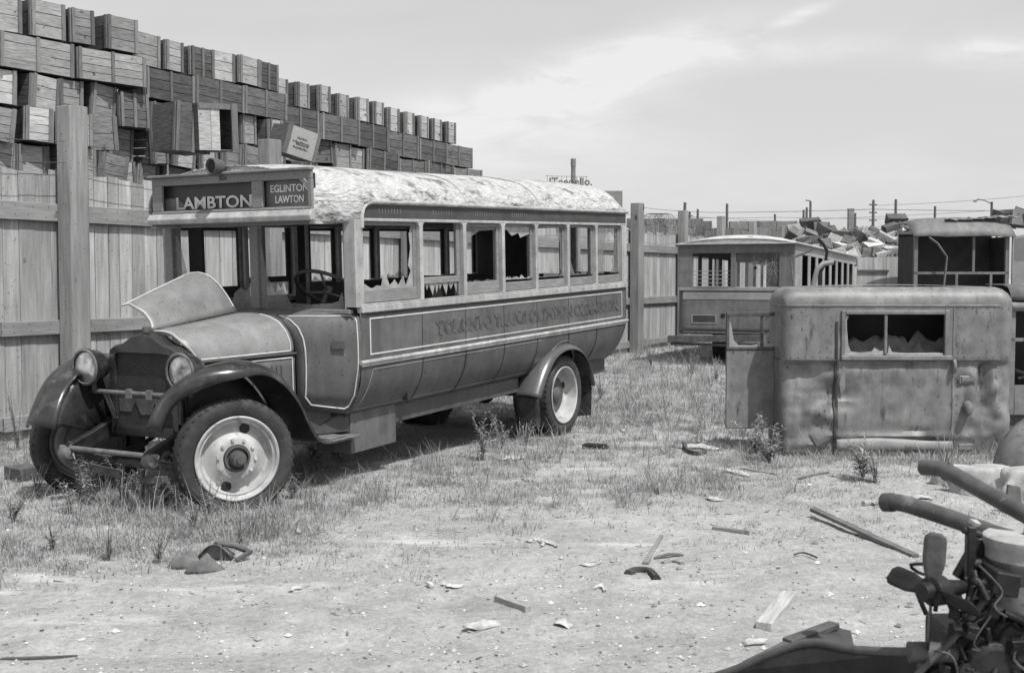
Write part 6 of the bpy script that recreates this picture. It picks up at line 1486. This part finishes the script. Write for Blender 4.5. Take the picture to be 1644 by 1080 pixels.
# ------------------------------------------------------------------ single weeds with leaves
def weed(px, py, h, ns, lab, seed, leaf=.055, spread=.5, m=M['leaf'], at=None):
    rn = random.Random(seed); root = empty('weed', at if at is not None else gp(px, py), label=lab, cat='weed'); st = MB(); lf = MB()
    for s_ in range(ns):
        a = rn.uniform(0, 6.28); sp = rn.uniform(.1, spread); hh = h * rn.uniform(.55, 1.05); pts = []
        for t in np.linspace(0, 1, 6): pts.append(Vector((math.cos(a) * sp * hh * t ** 1.4 + rn.gauss(0, .004), math.sin(a) * sp * hh * t ** 1.4 + rn.gauss(0, .004), hh * t)))
        st.tube(pts, [.005, .0045, .004, .003, .002, .001], 5); nl = int(hh / .011)
        for k in range(nl):
            t = .12 + .88 * (k + rn.random() * .5) / nl; f = t * 5; i = min(4, int(f)); p = pts[i].lerp(pts[i + 1], f - i); b_ = rn.uniform(0, 6.28); L_ = leaf * rn.uniform(.6, 1.2) * (1.15 - .65 * t); up = rn.uniform(.1, .9)
            d = Vector((math.cos(b_), math.sin(b_), up)).normalized(); sdv = Vector((-math.sin(b_), math.cos(b_), 0)) * L_ * .12; tip = p + d * L_ + Vector((0, 0, -L_ * .15))
            mid = p + d * L_ * .5 + Vector((0, 0, L_ * .05)); lf.add([p, mid + sdv, tip, mid - sdv, mid - Vector((0, 0, L_ * .04))], [(0, 1, 4), (1, 2, 4), (2, 3, 4), (3, 0, 4)])
    st.build('stem', M['grass_green'], root); lf.build('leaves', m, root)
weed(775, 742, .46, 6, 'leafy pale weed, left one of three before the rear wheel', 1, leaf=.085)
weed(806, 722, .40, 6, 'leafy pale weed, middle one of three before the rear wheel', 2, leaf=.08)
weed(846, 715, .30, 5, 'leafy pale weed, right one of three touching the rear wheel', 3, leaf=.075)
weed(334, 838, .34, 7, 'bushy weed growing against the front wheel tyre', 4, leaf=.06)
weed(150, 812, .42, 7, 'tall drooping weed below the headlight farthest left', 5, leaf=.09)
weed(200, 815, .38, 7, 'leafy weed under the front crossbar of the bus', 6, leaf=.08)
weed(265, 812, .30, 8, 'spiky weed in the dark gap beside the front wheel', 7, leaf=.07)
weed(112, 825, .26, 6, 'low weed before the far front wheel', 8, leaf=.07)
weed(75, 690, 1.0, 9, 'tall feathery weed against the fence beside the far fender', 9, leaf=.05, spread=.28, at=onG(FP(.35, -.45)))
weed(30, 690, .75, 8, 'tall feathery weed against the fence at the far left', 10, leaf=.05, spread=.3, at=onG(FP(-.1, -.4)))
weed(965, 640, .55, 9, 'bushy dark weed under the tail of the bus', 11, leaf=.06, spread=.7)
weed(1385, 770, .42, 6, 'grassy weed before the sill of the dented cab', 12, leaf=.12)
weed(1405, 772, .35, 5, 'leafy weed just right of the grassy one by the cab sill', 13, leaf=.09)
weed(1515, 768, .50, 8, 'feathery pale weed before the right part of the cab', 14, leaf=.035, spread=.35)
weed(1215, 730, .42, 10, 'tangled dry weed at the left foot of the cab', 15, leaf=.11, spread=1.0, m=M['grass_dry'])
weed(1235, 742, .36, 10, 'second tangled dry weed nearer the cab corner', 16, leaf=.12, spread=1.1, m=M['grass_dry'])
weed(1110, 605, .5, 9, 'leafy bush of weed under the old bus bumper, left one', 17, leaf=.07, spread=.6)
weed(1150, 612, .5, 9, 'leafy bush of weed under the old bus bumper, right one', 18, leaf=.07, spread=.6)
weed(1045, 590, .8, 9, 'tall pale weed at the foot of the fence beyond the bus', 19, leaf=.06, spread=.4)
weed(505, 760, .38, 9, 'thin grassy clump under the step of the bus', 20, leaf=.12, spread=.5, m=M['grass_dry'])
weed(545, 750, .36, 8, 'sparse tall grass clump before the battery box', 21, leaf=.12, spread=.5, m=M['grass_dry'])
weed(385, 876, .22, 8, 'low bushy tuft right of the standing rag', 22, leaf=.04, spread=.9)
weed(255, 905, .22, 8, 'low bushy tuft left of the rags', 23, leaf=.04, spread=.7)
weed(85, 885, .24, 8, 'low clump of weed in the left foreground', 24, leaf=.05, spread=.7)
weed(175, 905, .28, 6, 'dark upright weed stalks left of the rags', 25, leaf=.05, spread=.5)
rw_ = random.Random(99)
for i, (px, py, h, nm) in enumerate([(60, 800, .30, 'below the far fender edge'), (130, 800, .34, 'second from the left under the far headlight'), (175, 790, .30, 'hiding the spring end of the bus'), (228, 800, .32, 'under the middle of the front crossbar'), (245, 820, .26, 'low before the dark gap under the radiator'), (290, 825, .28, 'pressed against the left side of the front tyre'), (310, 850, .2, 'at the foot of the front tyre'), (470, 800, .22, 'just right of the front tyre'), (20, 840, .26, 'at the left edge beside the beam end')]):
    weed(px, py, h, 8, 'leafy weed in the front tangle, ' + nm, 200 + i, leaf=rw_.uniform(.05, .085), spread=.65)
